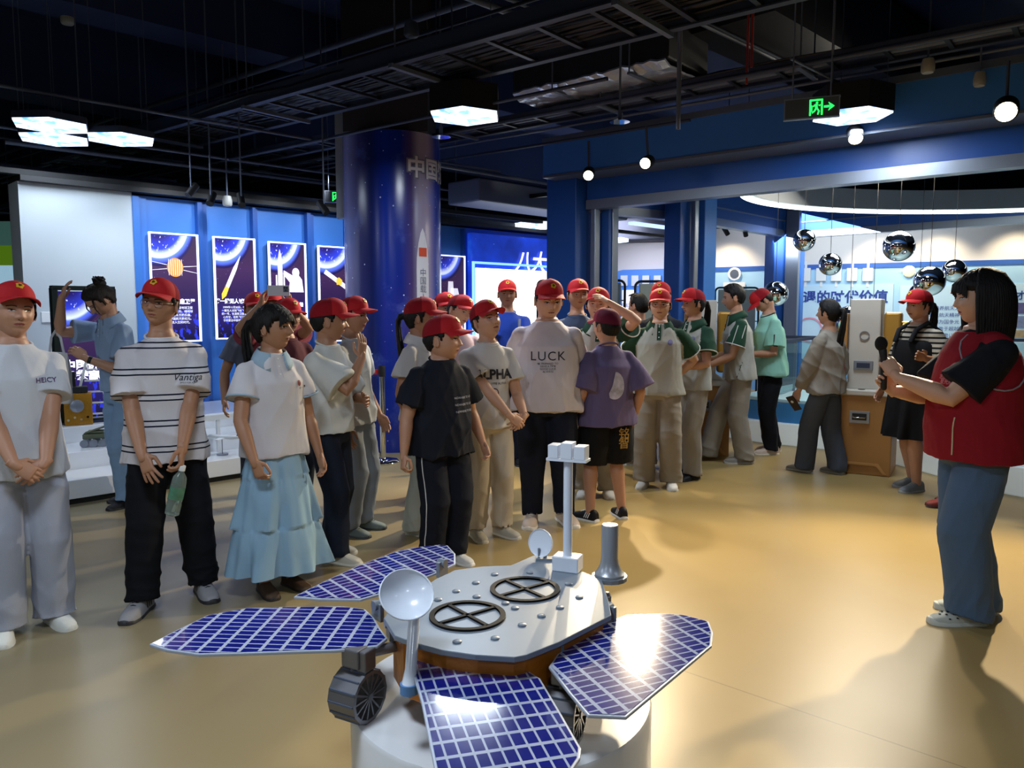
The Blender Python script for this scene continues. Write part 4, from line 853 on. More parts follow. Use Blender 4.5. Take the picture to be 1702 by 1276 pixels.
# wheels on rocker arms
def wheel(face_c, axis, rad, wd, arm_to):
    """wheel drum from its outer spoked face inward"""
    a = Vector(axis).normalized(); M = a.to_track_quat('Z', 'Y').to_matrix(); c = Vector(face_c); N = 14
    mb = MB(); rings = []
    for (rr, zz) in ((rad*.86, .0), (rad, .0), (rad, -wd), (rad*.86, -wd), (rad*.86, 0)): rings.append([c + M @ Vector((rr*math.cos(2*PI*j/N), rr*math.sin(2*PI*j/N), zz)) for j in range(N)])
    mb.loft(rings, False); o = radd2(mb.build('wheel', M_WHEEL))
    for z0 in (0, -wd*.95):
        mb = MB()
        for k in range(N): t = 2*PI*k/N; mb.beam(c + M @ Vector((rad*.12*math.cos(t), rad*.12*math.sin(t), z0-.004)), c + M @ Vector((rad*.88*math.cos(t), rad*.88*math.sin(t), z0-.004)), .0045, .006, up=a)
        mb.tube([c + M @ Vector((0, 0, z0+.002)), c + M @ Vector((0, 0, z0-.012))], rad*.14, 14); radd2(mb.build('spokes', M_WHEEL), o)
    mb = MB()
    for k in range(N):
        t = 2*PI*(k)/N; mb.beam(c + M @ Vector((rad*1.0*math.cos(t), rad*1.0*math.sin(t), -.002)), c + M @ Vector((rad*1.0*math.cos(t), rad*1.0*math.sin(t), -wd+.002)), .004, .005)
    radd2(mb.build('tread_bars', M_DK2), o)
    mid = c - a*wd*.5; top = mid + Vector((0, 0, rad+.035)); mb = MB(); mb.box(top, (.055, .06, .05), math.atan2(a.y, a.x)); mb.box(top-Vector((0, 0, .03)), (.03, .03, .03), 0); mb.box(top+a*.03+Vector((0, 0, -.005)), (.03, .045, .055), math.atan2(a.y, a.x)); radd2(mb.build('steering_box', M_WHEEL, bevel=.004))
    mb = MB(); mb.tube([top, Vector(arm_to)], .014, 12); radd2(mb.build('rocker_arm', M_WHEEL, None, 50))
WR = .068
wc = at(616, 1160, 1.93); wheel((wc.x, wc.y, .42+WR), (.88, -.48, 0), WR, .085, (-.2, 2.08, .585))
wc = at(966, 1168, 1.84); wheel((wc.x, wc.y, .42+WR), (.93, -.36, 0), WR, .085, (.06, 2.0, .57))
wheel((.30, 2.33, .42+WR), (1, 0, 0), WR, .085, (.12, 2.3, .58)); wheel((-.22, 2.38, .42+WR), (-1, 0, 0), WR, .085, (-.1, 2.3, .58))
# big dish on its post
q0 = at(680, 1143, 1.81); q1 = at(689, 1042, 1.885); mb = MB(); mb.tube([q0, q0.lerp(q1, .12), q0.lerp(q1, .3), q1+Vector((0, 0, .03))], [.021, .018, .0145, .0145], 20); radd2(mb.build('dish_post', M_RW, None, 50))
mb = MB(); mb.tube([q0+Vector((0, 0, -.012)), q0+Vector((0, 0, .012))], .022, 20); radd2(mb.build('post_foot', mat('chipped_blue', '#5E8FCC', .5), None, 50))
def dish(px, py, Y, rr, nrm, depth, name, m):
    c = at(px, py, Y); M = Vector(nrm).normalized().to_track_quat('Z', 'Y').to_matrix(); prof = []
    for i in range(10): t = i/9; prof.append((rr*t+.0005, depth*t*t))
    prof += [(rr*1.03, depth+.002), (rr*1.02, depth-.004)] + [(rr*t/9+.0005, depth*(t/9)**2-.006) for t in range(9, -1, -1)]
    mb = MB(); mb.lathe(prof, c - (M @ Vector((0, 0, depth))), M, seg=48, cap=True); o = radd2(mb.build(name, m, None, 60))
    mb = MB(); mb.tube([c + M @ Vector((rr*1.01*math.cos(t), rr*1.01*math.sin(t), 0)) for t in [2*PI*i/48 for i in range(49)]], rr*.035, 8); radd2(mb.build('dish_rim', m, None, 60), o)
    return o
dish(676, 987, 1.83, .0645, (.26, -.66, .70), .034, 'large_dish', M_RW)
dish(898, 902, 2.515, .0445, (-.55, -.80, .15), .006, 'small_dish', M_RW)
q = fl(906, 932, DZ) + Vector((0, .01, 0)); mb = MB(); mb.tube([(q.x, q.y, DZ), (q.x+.005, q.y+.02, DZ+.09)], .006, 10); mb.tube([(q.x-.02, q.y, DZ), (q.x-.02, q.y, DZ+.04)], .004, 8); mb.box((q.x, q.y, DZ+.004), (.06, .03, .008)); radd2(mb.build('small_dish_stand', M_DECK, None, 50))
# mast
q = fl(944, 950, DZ)+Vector((0, .02, 0)); mr = Matrix.Rotation(R(-22), 3, 'Z')
mb = MB(); mb.box((q.x, q.y, DZ+.024), (.085, .06, .048), R(-22)); radd2(mb.build('mast_base', M_RW, bevel=.003))
mb = MB(); mb.tube([(q.x, q.y, DZ+.04), (q.x, q.y, DZ+.355)], .0145, 20); radd2(mb.build('mast_pole', M_RW, None, 50))
mb = MB(); mb.box((q.x, q.y, DZ+.355), (.13, .05, .008), R(-22)); mp = radd2(mb.build('mast_plate', M_RW))
for dx, w_, h_ in ((-.043, .033, .042), (.0, .036, .05), (.043, .035, .042)):
    v = mr @ Vector((dx, 0, 0)); mb = MB(); mb.box((q.x+v.x, q.y+v.y, DZ+.359+h_/2), (w_, .05, h_), R(-22)); radd2(mb.build('camera_box', M_RW, bevel=.0015), mp)
# silver canister on its lobe
q = fl(1013, 955, DZ); mb = MB(); mb.lathe([(.046, 0), (.046, .006), (.038, .014), (.029, .035), (.026, .055), (.026, .155), (.024, .16), (.0, .16)], (q.x, q.y, DZ), seg=32, cap=False); radd2(mb.build('canister', mat('canister_silver', '#A0A6B0', .35, metal=.45), None, 40))
mb = MB(); mb.prism([(q.x+.055*math.cos(t), q.y+.055*math.sin(t)) for t in [2*PI*i/16 for i in range(16)]], DZ-.014, DZ-.001); radd2(mb.build('canister_shelf', M_DECK))
# ================================================================== people: one continuous body each, clothing and hair as children
def remesh(mb, voxel, it=4, wr=None):
    me = bpy.data.meshes.new('tmp'); me.from_pydata(mb.v, [], mb.f); o = bpy.data.objects.new('tmp', me); C.objects.link(o)
    m = o.modifiers.new('r', 'REMESH'); m.mode = 'VOXEL'; m.voxel_size = voxel
    if it: s = o.modifiers.new('s', 'SMOOTH'); s.factor = .5; s.iterations = it
    dg = bpy.context.evaluated_depsgraph_get(); me2 = bpy.data.meshes.new_from_object(o.evaluated_get(dg))
    n = len(me2.vertices); co = np.empty(n*3, dtype=np.float32); me2.vertices.foreach_get('co', co); co = co.reshape(-1, 3).astype(float)
    if wr:
        nr = np.empty(n*3, dtype=np.float32); me2.vertex_normals.foreach_get('vector', nr); nr = nr.reshape(-1, 3); co = co + nr * wr(co)[:, None]
    fs = [tuple(p.vertices) for p in me2.polygons]
    bpy.data.objects.remove(o); bpy.data.meshes.remove(me); bpy.data.meshes.remove(me2)
    return co, fs
def rebuild(name, co, fs, mats, parent, mi=None):
    me = bpy.data.meshes.new(name); me.from_pydata(co.tolist() if hasattr(co, 'tolist') else co, [], fs)
    for m in (mats if isinstance(mats, (list, tuple)) else [mats]): me.materials.append(m)
    if mi is not None: me.polygons.foreach_set('material_index', list(map(int, mi)))
    me.shade_smooth(); o = bpy.data.objects.new(name, me); C.objects.link(o); o.parent = parent; return o
def folds(seed, amp, f=16, stretch=(1, 1, .35), zfun=None):
    rn = np.random.RandomState(seed); K = []
    for i in range(4):
        d = rn.randn(3) * stretch; d /= np.linalg.norm(d); d2 = rn.randn(3); d2 /= np.linalg.norm(d2)
        K.append((d*f*rn.uniform(.6, 1.5), d2*f*.45, rn.rand()*6, rn.rand()*6, rn.uniform(.5, 1)))
    def w(co):
        s = 0
        for d, d2, p1, p2, a in K: s = s + a*((1-np.abs(np.sin(co @ d + 1.3*np.sin(co @ d2 + p2) + p1)))**2 - .35)
        s = s*amp*.5
        return s*zfun(co) if zfun else s
    return w
def skin_mat(tone):
    return mat('skin_%s' % tone, {'fair': '#C79A80', 'mid': '#B98A70', 'tan': '#A87A5E', 'dark': '#87593F'}[tone], .5, var=.06, vscale=14, bump=.05, bscale=120)
M_EYEW = mat('eye_white', '#CFC8C0', .35); M_EYED = mat('eye_dark', '#15100E', .25); M_LIP = mat('lips', '#94504A', .5); M_HAIR = mat('black_hair', '#0C0A0B', .6, spec=.3, bump=.6, bscale=160, stretch=(1, 1, .12))
M_BROW = mat('brow_hair', '#2A1E1A', .7); M_HAIRB = mat('dark_brown_hair', '#1C1210', .6, spec=.3, bump=.6, bscale=160, stretch=(1, 1, .12))
def cloth(name, col, rough=.85, bump=.12, bscale=220, var=.04):
    k = 'cloth_' + name
    if k in _mats: return _mats[k]
    m = mat(k, col, rough, bump=bump, bscale=bscale, var=var, vscale=9, spec=.25); g = NT(m); nb = [x for x in m.node_tree.nodes if x.type == 'BUMP'][0]
    mp = g.n('ShaderNodeMapping'); mp.inputs['Scale'].default_value = (1, 1, .55); mp.inputs['Rotation'].default_value = (.3, .2, .1); g.link(g.tc(), mp.inputs[0])
    nz = g.n('ShaderNodeTexNoise'); nz.inputs['Scale'].default_value = 6.5; nz.inputs['Detail'].default_value = 1.5; nz.inputs['Distortion'].default_value = .8; g.link(mp.outputs[0], nz.inputs['Vector'])
    b2 = g.n('ShaderNodeBump'); b2.inputs['Strength'].default_value = .4; b2.inputs['Distance'].default_value = .04; g.link(nz.outputs[0], b2.inputs['Height']); g.link(b2.outputs[0], nb.inputs['Normal'])
    return m
def sst(x, a, b):
    t = np.clip((x-a)/(b-a), 0, 1); return t*t*(3-2*t)
def headsurf(n, feat=True, fat=0.0):
    x, y, z = n[:, 0].copy(), n[:, 1].copy(), n[:, 2].copy()
    X = x*.0765; Z = z*.1125; Y = np.where(y > 0, y*.100, y*.090)
    t = np.clip(-Z/.1125, 0, 1)
    X = X*(1 - (.30-fat)*t**1.7); up = np.clip(Z/.1125, 0, 1); X = X*(1+.03*up)
    Y = np.where(Y > 0, Y*(1-.50*t**1.1), Y*(1-.06*t**2))
    Z = np.where((Z < 0), Z*(1.0), Z*.985)
    fr = Y < -.055; Y = np.where(fr, -.055 + (Y+.055)*.86, Y)
    X = X + np.sign(X)*fat*.06*np.exp(-((Z+.04)/.035)**2)*np.clip(.5-Y*6, 0, 1)
    if feat:
        front = sst(-Y, .02, .05)
        G = lambda cx, cz, sx, sz: np.exp(-((np.abs(X)-cx)/sx)**2 - ((Z-cz)/sz)**2)*front
        nb = sst(-Z, -.022, .024)*(1-sst(-Z, .026, .037))      # bridge growing to the tip
        Y = Y - .021*np.exp(-(X/.0105)**2)*nb*front
        Y = Y - .008*G(.0125, -.026, .0065, .0075) - .004*G(0, -.024, .013, .009)
        Y = Y + .0095*G(.031, .008, .015, .012) - .0035*G(.026, .026, .022, .007) - .005*G(.041, -.024, .018, .016)
        Y = Y - .0055*G(0, -.0485, .020, .0050) - .0060*G(0, -.0585, .017, .0055) + .0035*G(0, -.0532, .018, .0022) + .003*G(0, -.070, .02, .005)
        Y = Y - .0065*G(0, -.088, .022, .016) - .0035*G(0, .062, .045, .03)
    return np.stack([X, Y, Z], 1)
def head_grid(nt, npg):
    ph = [2*PI*j/npg for j in range(npg)]
    ph = [p + .45*math.cos(p)*1.0 for p in ph]                 # denser towards the face (phi = -pi/2 is the front)
    th = [PI*i/nt for i in range(1, nt)]
    n = np.array([(math.sin(t)*math.cos(p), math.sin(t)*math.sin(p), math.cos(t)) for t in th for p in ph] + [(0, 0, 1), (0, 0, -1)])
    fs = []; R_ = nt-1
    for i in range(R_-1):
        for j in range(npg): fs.append((i*npg+j, (i+1)*npg+j, (i+1)*npg+(j+1) % npg, i*npg+(j+1) % npg))
    a = R_*npg
    for j in range(npg): fs.append((a, j, (j+1) % npg)); fs.append((a+1, (R_-1)*npg+(j+1) % npg, (R_-1)*npg+j))
    return n, fs
GRIDS = {'hi': head_grid(84, 110), 'lo': head_grid(54, 72), 'hair': head_grid(40, 64)}
HL_Y = [-.1, -.06, -.035, -.022, -.012, -.004, .018, .028, .06, .1]
HL_Z = {'short': [.070, .060, .045, -.012, -.018, .020, .022, -.035, -.062, -.070], 'long': [.062, .055, .035, -.03, -.045, .006, .0, -.055, -.085, -.095], 'fringe': [.034, .036, .030, -.03, -.04, .006, .0, -.05, -.08, -.09]}
def ik(a, c, l1, l2, pole):
    a, c = Vector(a), Vector(c); d = c-a; L = d.length
    if L > (l1+l2)*.995: c = a + d.normalized()*(l1+l2)*.995; d = c-a; L = d.length
    x = (l1*l1 - l2*l2 + L*L)/(2*L); hgt = math.sqrt(max(0, l1*l1 - x*x)); u = d.normalized(); p = Vector(pole); p = p - u*p.dot(u)
    p.normalize(); return a + u*x + p*hgt, c
def hand_mb(w, d, n, s, sc, curl=.35, spread=.12, thumb=.5):
    d = Vector(d).normalized(); n = Vector(n); n = (n - d*n.dot(d)).normalized(); t = d.cross(n)*(-s); mb = MB(); w = Vector(w)
    P = lambda a, b, c: w + d*a*sc + t*b*sc + n*c*sc
    mb.tube([P(-.03, 0, 0), P(0, 0, 0), P(.022, .002, .002), (P(.05, .002, .003)), P(.082, 0, .0), P(.094, 0, 0)], [(.020*sc, .018*sc), (.023*sc, .0175*sc), (.033*sc, .0175*sc), (.038*sc, .0165*sc), (.038*sc, .0135*sc), (.034*sc, .010*sc)], 16, up=t)
    for off, ln, r, k in ((.029, .070, .0084, 1), (.0098, .080, .0086, 0), (-.0095, .073, .0083, .3), (-.0275, .056, .0075, 1)):
        base = P(.080, off, .0); cur = base; pts = [P(.062, off*.95, .001), cur]; a = 0
        dd = (d + t*(off*spread/.03)).normalized()
        for q, fr in enumerate((.46, .31, .23)):
            a += curl*(.75 + .1*q + .12*k); dr = dd*math.cos(a) + n*math.sin(a); cur = cur + dr*ln*fr*sc; pts.append(cur)
        mb.tube(pts, [r*1.05*sc, r*1.05*sc, r*sc, r*.93*sc, r*.8*sc], 10, round_ends=True)
    t0 = P(.012, .020, .004); d1 = (d*.75 + t*(.75) + n*.35*(1+thumb)).normalized(); t1 = t0 + d1*.042*sc; d2 = (d*.95 + t*(.35-.5*thumb) + n*.4*thumb).normalized(); t2 = t1 + d2*.03*sc; t3 = t2 + (d2*.9 - t*.1*thumb).normalized()*.022*sc
    mb.tube([t0, t1, t2, t3], [.0135*sc, .0112*sc, .0096*sc, .0078*sc], 10, round_ends=True)
    return mb
M_BADGE = mat('badge_yellow', '#E0B428', .5); M_BADGE2 = mat('badge_dark', '#5A2A10', .6)
CAP_RED = mat('cap_red', '#B81A24', .75, bump=.15, bscale=260, spec=.3); CAP_DK = mat('cap_mesh_red', '#8C1420', .85, bump=.4, bscale=420, spec=.2)
def build_cap(parent, X, name='cap', red=None, dark=None, lo=False, badge=True, tilt=0):
    """X maps cap coordinates (head frame, metres) into the parent's frame"""
    red = red or CAP_RED; dark = dark or CAP_DK
    Mt = Matrix.Rotation(R(tilt), 3, 'X')
    def T_(v): v = Vector(v) - Vector((0, .01, .03)); v = Mt @ v; return X(v + Vector((0, .01, .03)))
    nt, npg = (14, 48) if lo else (22, 96); mb = MB(); vs = []; fs = []
    def dome(th, p, off=0):
        sx, sz = math.sin(th)**.88, math.cos(th)**.82 if th < PI/2 else 0
        g = 1 - .010*sum(math.exp(-((((p - PI/6 - k*PI/3 + PI/2) + PI) % (2*PI) - PI)/.035)**2) for k in range(6))*math.sin(th)
        x = (.0845+off)*sx*math.cos(p)*g; y = ((.1065 if math.sin(p) > 0 else .101)+off)*sx*math.sin(p)*g; z = .094*sz*(1.0+.06*max(0, -math.sin(p)))+off*(sz > 0)
        return (x, y+.004, .036 + z - .16*(y)*(1-.6*sz))
    for i in range(nt+1):
        for j in range(npg): vs.append(T_(dome(max(.001, PI/2*i/nt), 2*PI*j/npg)))
    for i in range(nt):
        for j in range(npg):
            fs.append((i*npg+j, (i+1)*npg+j, (i+1)*npg+(j+1) % npg, i*npg+(j+1) % npg)); p = 2*PI*(j+.5)/npg
            mb.mi.append(1 if math.sin(p) > -.18 else 0)
    # inner band turning under
    n0 = len(vs)
    for j in range(npg): v = dome(PI/2, 2*PI*j/npg, -.008); vs.append(T_((v[0], v[1], v[2]+.012)))
    for j in range(npg): fs.append((nt*npg+j, n0+j, n0+(j+1) % npg, nt*npg+(j+1) % npg)); mb.mi.append(0)
    mb.v = [tuple(v) for v in vs]; mb.f = fs; c = mb.build(name, [red, dark], parent, 60)
    mb = MB(); nu, nv = 20, 7; vs = []; fs = []
    for k, dz in ((0, .0), (1, -.004)):
        for a in range(nu+1):
            p = -PI/2 + R(-66 + 132*a/nu); b = Vector(dome(PI/2, p)); u = (a/nu-.5)*2
            for q in range(nv+1):
                v = q/nv; L_ = .072*math.sqrt(max(.0, 1-.78*u*u))*v
                vs.append(T_((b.x*(1+.10*v*(1-.3*abs(u))), b.y + .004 - L_*(1.0), b.z + .006 + dz - .16*L_ - .020*v*u*u)))
    n1 = (nu+1)*(nv+1)
    for a in range(nu):
        for q in range(nv):
            i0 = a*(nv+1)+q; i1 = i0+nv+1
            fs.append((i0, i0+1, i1+1, i1)); fs.append((n1+i0, n1+i1, n1+i1+1, n1+i0+1))
    ring = [a*(nv+1)+nv for a in range(nu+1)]
    for i in range(nu): fs.append((ring[i], n1+ring[i], n1+ring[i+1], ring[i+1]))
    mb.v = [tuple(v) for v in vs]; mb.f = fs; mb.mi = [0]*len(fs); mb.build('visor', red, c, 50)
    if not lo:
        mb = MB(); mb.ell(T_(dome(.001, 0)), (.008, .008, .005), seg=12, rg=6); mb.build('button', red, c, 60)
    if badge:
        def disc(rad, off, m, nm, petals=0):
            mb = MB(); vs = [T_(dome(R(58), -PI/2, off))]
            for i in range(20):
                t = 2*PI*i/20; rr = rad*(1 + (.14*math.cos(petals*t) if petals else 0)); vs.append(T_(dome(R(58) - rr*math.sin(t)/.095, -PI/2 + rr*math.cos(t)/.088, off)))
            mb.add(vs, [(0, 1+i, 1+(i+1) % 20) for i in range(20)]); return mb.build(nm, m, c)
        disc(.0185, .0022, M_BADGE, 'badge', 5); disc(.0085, .0032, M_BADGE2, 'badge_centre', 3)
    return c
def shoe(parent, pos, yaw, L, kind='sneaker', up='#E4E2DC', sole='#E8E6E0', accent=None, lift=0):
    Mr = Matrix.Rotation(yaw, 3, 'Z'); pos = Vector(pos); k = L/.27
    def X(v): return pos + Mr @ (Vector(v)*k)
    st = [(.075, .024, .060), (.070, .031, .075), (.05, .036, .086), (.02, .037, .088), (-.01, .038, .082), (-.05, .042, .066), (-.09, .047, .052), (-.13, .047, .044), (-.165, .040, .036), (-.187, .024, .026), (-.192, .012, .018)]
    um = cloth('shoe_' + up, up, .6, bump=.15); sm = mat('sole_' + sole, sole, .55)
    def rings(z0, grow, topf):
        out = []
        for y, hw, tp in st:
            ring = []; tp = tp*(1.22 if kind == 'sneaker' and y < -.03 else (1.12 if kind == 'sneaker' else 1))
            for i in range(16):
                t = 2*PI*i/16; c, s_ = math.cos(t), math.sin(t); zz = topf(tp) if s_ > 0 else z0
                sc_ = abs(s_)**.8
                ring.append(X(((hw+grow)*(abs(c)**.7)*(1 if c > 0 else -1), y + (grow if y > 0 else -grow*.6)*(1 if abs(y) > .06 else 0), z0 + (zz-z0)*sc_ if s_ > 0 else z0)))
            out.append(ring)
        return out
    mb = MB(); mb.loft(rings(.012, 0, lambda t: t)); s = mb.build('shoe', um, parent, 50)
    mb = MB(); mb.loft(rings(.0, .004, lambda t: .026 if kind != 'croc' else .03)); mb.build('sole', sm, s, 50)
    if kind == 'sneaker':
        mb = MB()
        for i in range(4):
            y = -.03 - .02*i; z = .0900 - .0090*i; mb.tube([X((-.022, y, z-.008)), X((0, y-.004, z+.002)), X((.022, y, z-.008))], .0032*k, 6)
        mb.build('laces', mat('lace_' + (accent or sole), accent or sole, .7), s, 60)
    if accent and kind == 'sneaker':
        mb = MB()
        for q in (-1, 1):
            for i in range(3):
                y = -.035 + .02*i; pts = [X((q*(.041+.0022), y, .028)), X((q*(.041+.0022), y+.009, .028)), X((q*(.027+.004), y+.024, .072)), X((q*(.027+.004), y+.015, .072))]; mb.add(pts, [(0, 1, 2, 3)])
        mb.build('side_stripes', mat('stripe_' + accent, accent, .6), s)
    if kind == 'croc':
        mb = MB()
        for (x, y, z) in ((-.02, -.12, .0485), (.02, -.12, .0485), (0, -.14, .043), (-.03, -.09, .053), (.03, -.09, .053), (0, -.105, .054), (.043, -.115, .035), (-.043, -.115, .035), (.044, -.08, .04), (-.044, -.08, .04)): mb.ell(X((x, y, z)), (.006*k, .006*k, .003*k), seg=8, rg=5)
        mb.build('holes', M_BLACK, s)
    return s

class P: pass
def person(x, y, yaw, h, label, b=1.0, belly=0.0, lean=0, side=0, twist=0, head=(0, 0, 0), armL=None, armR=None, feet=None, top=None, bottom=None, shoes=None, hair='short', cap=True,
           tone='mid', fat=0.0, glasses=False, near=True, seed=1, cap_args=None, look=(0, 0), hairmat=None, hh=None, no_legs=False):
    yaw = R(yaw); root = empty('person', (x, y, 0), yaw, label=label, cat='person'); S = P(); S.root = root; S.h = h
    hh = hh or .232*(h/1.6)**.35; s = hh/.225; top = top or {}; bottom = bottom or {}; shoes = shoes or {}
    U3 = Matrix.Rotation(R(twist), 3, 'Z') @ Matrix.Rotation(R(lean), 3, 'X') @ Matrix.Rotation(R(side), 3, 'Y'); pel = Vector((0, 0, .53*h))
    U = lambda v: pel + U3 @ (Vector(v) - pel)
    S.U, S.U3 = U, U3; sk = skin_mat(tone)
    Hrot = U3 @ Matrix.Rotation(R(head[0]), 3, 'Z') @ Matrix.Rotation(R(head[1]), 3, 'X') @ Matrix.Rotation(R(head[2]), 3, 'Y')
    piv = U((0, .004*h, h - hh*.5 - .052*s)); Hc = piv + Hrot @ Vector((0, -.018*s, .052*s))
    HF = lambda v: Hc + Hrot @ (Vector(v)*s)
    S.HF = HF; S.Hc = Hc
    vox = .0065 if near else .010
    # ---- joints
    sh = {q: U((q*.094*h*b**.6, .006*h, .777*h)) for q in (1, -1)}; la, lf = .172*h, .145*h
    arms = {1: armL, -1: armR}; J = {}
    for q in (1, -1):
        a = arms[q] or {}
        tg = a.get('to', (q*(.165*b**.6), -.035, .488)); tgt = Vector(tg)*h
        el, wr_ = ik(sh[q], tgt, la, lf, a.get('pole', (q*.35, 1, -.1))); dd = a.get('dir'); fd = (wr_-el).normalized()
        dd = Vector(dd) if dd else fd; nn = Vector(a.get('n', (-q, -.15, 0))); J[q] = (sh[q], el, wr_, dd, nn, a.get('curl', .38), a.get('spread', .1), a.get('thumb', .5))
    hipj = {q: Vector((q*.050*h*b**.5, 0, .50*h)) for q in (1, -1)}; feet = feet or ((.058, 0, 8), (-.058, 0, -8)); LG = {}
    for q, f in zip((1, -1), feet):
        an = Vector((f[0]*h, f[1]*h, (.045 + (f[3] if len(f) > 3 else 0))*h)); kn, an = ik(hipj[q], an, .2345*h, .2265*h, (f[0]*.3, -1, 0)); LG[q] = (hipj[q], kn, an, R(f[2]))
    # ---- body
    mb = MB()
    def tor(zs, rxs, rys, b_=1, bel=0, dy=0, seg=28):
        rings = []
        for z, rx, ry in zip(zs, rxs, rys):
            e = math.exp(-((z-.60)/.09)**2)*bel; ring = []
            for i in range(seg):
                t = 2*PI*i/seg; yy = math.sin(t); v = Vector((rx*b_*h*math.cos(t), (ry*b_ + (e if yy < 0 else e*.1))*h*yy + dy*h, z*h)); ring.append(U(v) if z > .50 else v)
            rings.append(ring)
        return rings
    mb.loft(tor((.47, .52, .60, .68, .75, .80, .83, .85), (.075, .088, .078, .080, .080, .060, .042, .034), (.05, .062, .056, .056, .052, .042, .036, .034), b))
    for q in (1, -1):
        a, e, w_ = J[q][:3]; rb = (b**.6)
        mb.tube([U((q*.02*h, .006*h, .800*h)), a], [.018*h, .022*h], 14, round_ends=True)
        mb.tube([a, a.lerp(e, .25), a.lerp(e, .7), e, e.lerp(w_, .25), e.lerp(w_, .7), w_, w_ + J[q][3].normalized()*.012*h], [.028*h*rb, .0285*h*rb, .026*h*rb, .0235*h*rb, .0245*h*rb, .0185*h*rb, .0150*h, .0145*h], 18, round_ends=True)
        if not no_legs:
            a, k_, n_, ty = LG[q]; mb.tube([a, a.lerp(k_, .3), a.lerp(k_, .8), k_, k_.lerp(n_, .25), k_.lerp(n_, .6), n_, n_ + Vector((0, 0, -.015*h))], [.05*h*rb, .046*h*rb, .035*h*rb, .031*h*rb, .033*h*rb, .026*h*rb, .020*h*rb, .02*h], 18)
    nk = HF((0, .018, -.05)); mb.tube([U((0, .008*h, .81*h)), U((0, .004*h, .838*h)), U((0, .006*h, .858*h)), nk, HF((0, .022, -.01))], [.040*h*b**.4, .041*h*b**.4, .0335*h*b**.4, .052*s*b**.3, .055*s*b**.3], 20)
    co, fs = remesh(mb, vox, 3); V = co.tolist(); F = list(fs); MI = [0]*len(F)
    def join(v2, f2, m):
        n0 = len(V); V.extend([tuple(p) for p in v2]); F.extend([tuple(i+n0 for i in f) for f in f2]); MI.extend([m]*len(f2))
    for q in (1, -1):
        _, e, w_, dd, nn, cu, spr, th = J[q]; hm = hand_mb(w_, dd, nn, q, h/1.72, cu, spr, th); c2, f2 = remesh(hm, .0030 if near else .0046, 1); join(c2, f2, 0)
    n, hf = GRIDS['hi' if near else 'lo']; hs = headsurf(n, True, fat); hb = BVHTree.FromPolygons(hs.tolist(), hf)
    HM = np.array(Hrot)*s; tf = lambda a: (np.asarray(a, float) @ HM.T) + np.array(Hc); join(tf(hs), hf, 0)
    for q in (1, -1):                                         # ears
        em = MB(); Me = Matrix.Rotation(R(18*q), 3, 'Z') @ Matrix.Rotation(R(-12), 3, 'X'); em.ell((q*.0765, .012, -.004), (.006, .017, .029), Me, 14, 10)
        pts = [Vector((q*.081, .012, -.004)) + Me @ Vector((0, .0155*math.cos(t), .0275*math.sin(t))) for t in [R(-70+320*i/12) for i in range(13)]]; em.tube(pts, .0038, 8); join(tf(em.v), em.f, 0)
    def patch(pts, m, off=.0013):
        cx = sum(p[0] for p in pts)/len(pts); cz = sum(p[1] for p in pts)/len(pts); vs = []
        for fr in (0, .5, 1):
            for px_, pz_ in (pts if fr else [(cx, cz)]):
                X_, Z_ = cx+(px_-cx)*fr, cz+(pz_-cz)*fr; hit = hb.ray_cast(Vector((X_, -.3, Z_)), Vector((0, 1, 0)))[0]; vs.append((X_, (hit.y if hit else -.07) - off, Z_))
        N = len(pts); f2 = [(0, 1+i, 1+(i+1) % N) for i in range(N)] + [(1+i, 1+N+i, 1+N+(i+1) % N, 1+(i+1) % N) for i in range(N)]; join(tf(vs), f2, m)
    lx, lz = look
    for q in (1, -1):
        c = (q*.0305, .006); A_ = []
        for i in range(18):
            t = 2*PI*i/18; A_.append((c[0] + .0138*math.cos(t), c[1] + (.0050 if math.sin(t) > 0 else .0036)*math.sin(t) + .0012*math.cos(t)*q))
        patch(A_, 1, .0012); patch([(c[0]+lx+.0048*math.cos(t), c[1]+lz+.0006+min(.0040, .0048)*math.sin(t)*.92) for t in [2*PI*i/12 for i in range(12)]], 2, .0020)
        up_ = [(c[0]+.0148*math.cos(t), c[1]+.0056*math.sin(t)+.0012*math.cos(t)*q) for t in [PI*i/9 for i in range(10)]]; patch(up_ + [(a, z_-.0018) for a, z_ in up_[::-1][1:-1]], 2, .0024)
        bw = [(c[0]+q*.001+.019*math.cos(t), c[1]+.0165+.0045*math.sin(t)) for t in [PI*i/8 for i in range(9)]]; patch(bw + [(a, z_-.0042) for a, z_ in bw[::-1][1:-1]], 4, .0016)
        patch([(q*.0065+.003*math.cos(t), -.0345+.0016*math.sin(t)) for t in [2*PI*i/8 for i in range(8)]], 2, .0004)
    m_ = -.0530; patch([(-.023, m_), (-.012, m_+.005), (-.004, m_+.0068), (0, m_+.0055), (.004, m_+.0068), (.012, m_+.005), (.023, m_), (.012, m_-.006), (0, m_-.0085), (-.012, m_-.006)], 3, .0008)
    patch([(-.021, m_), (0, m_+.0010), (.021, m_), (0, m_-.0008)], 2, .0016)
    S.body = rebuild('body', V, F, [sk, M_EYEW, M_EYED, M_LIP, M_BROW], root, MI)
    # ---- trousers / skirt / shorts
    kind = bottom.get('kind', 'pants'); bm_ = bottom.get('mat') or cloth('trousers_' + bottom.get('col', '#20242C'), bottom.get('col', '#20242C'))
    S.bottom = None; w = bottom.get('w', 1.0); waist = bottom.get('waist', .585)
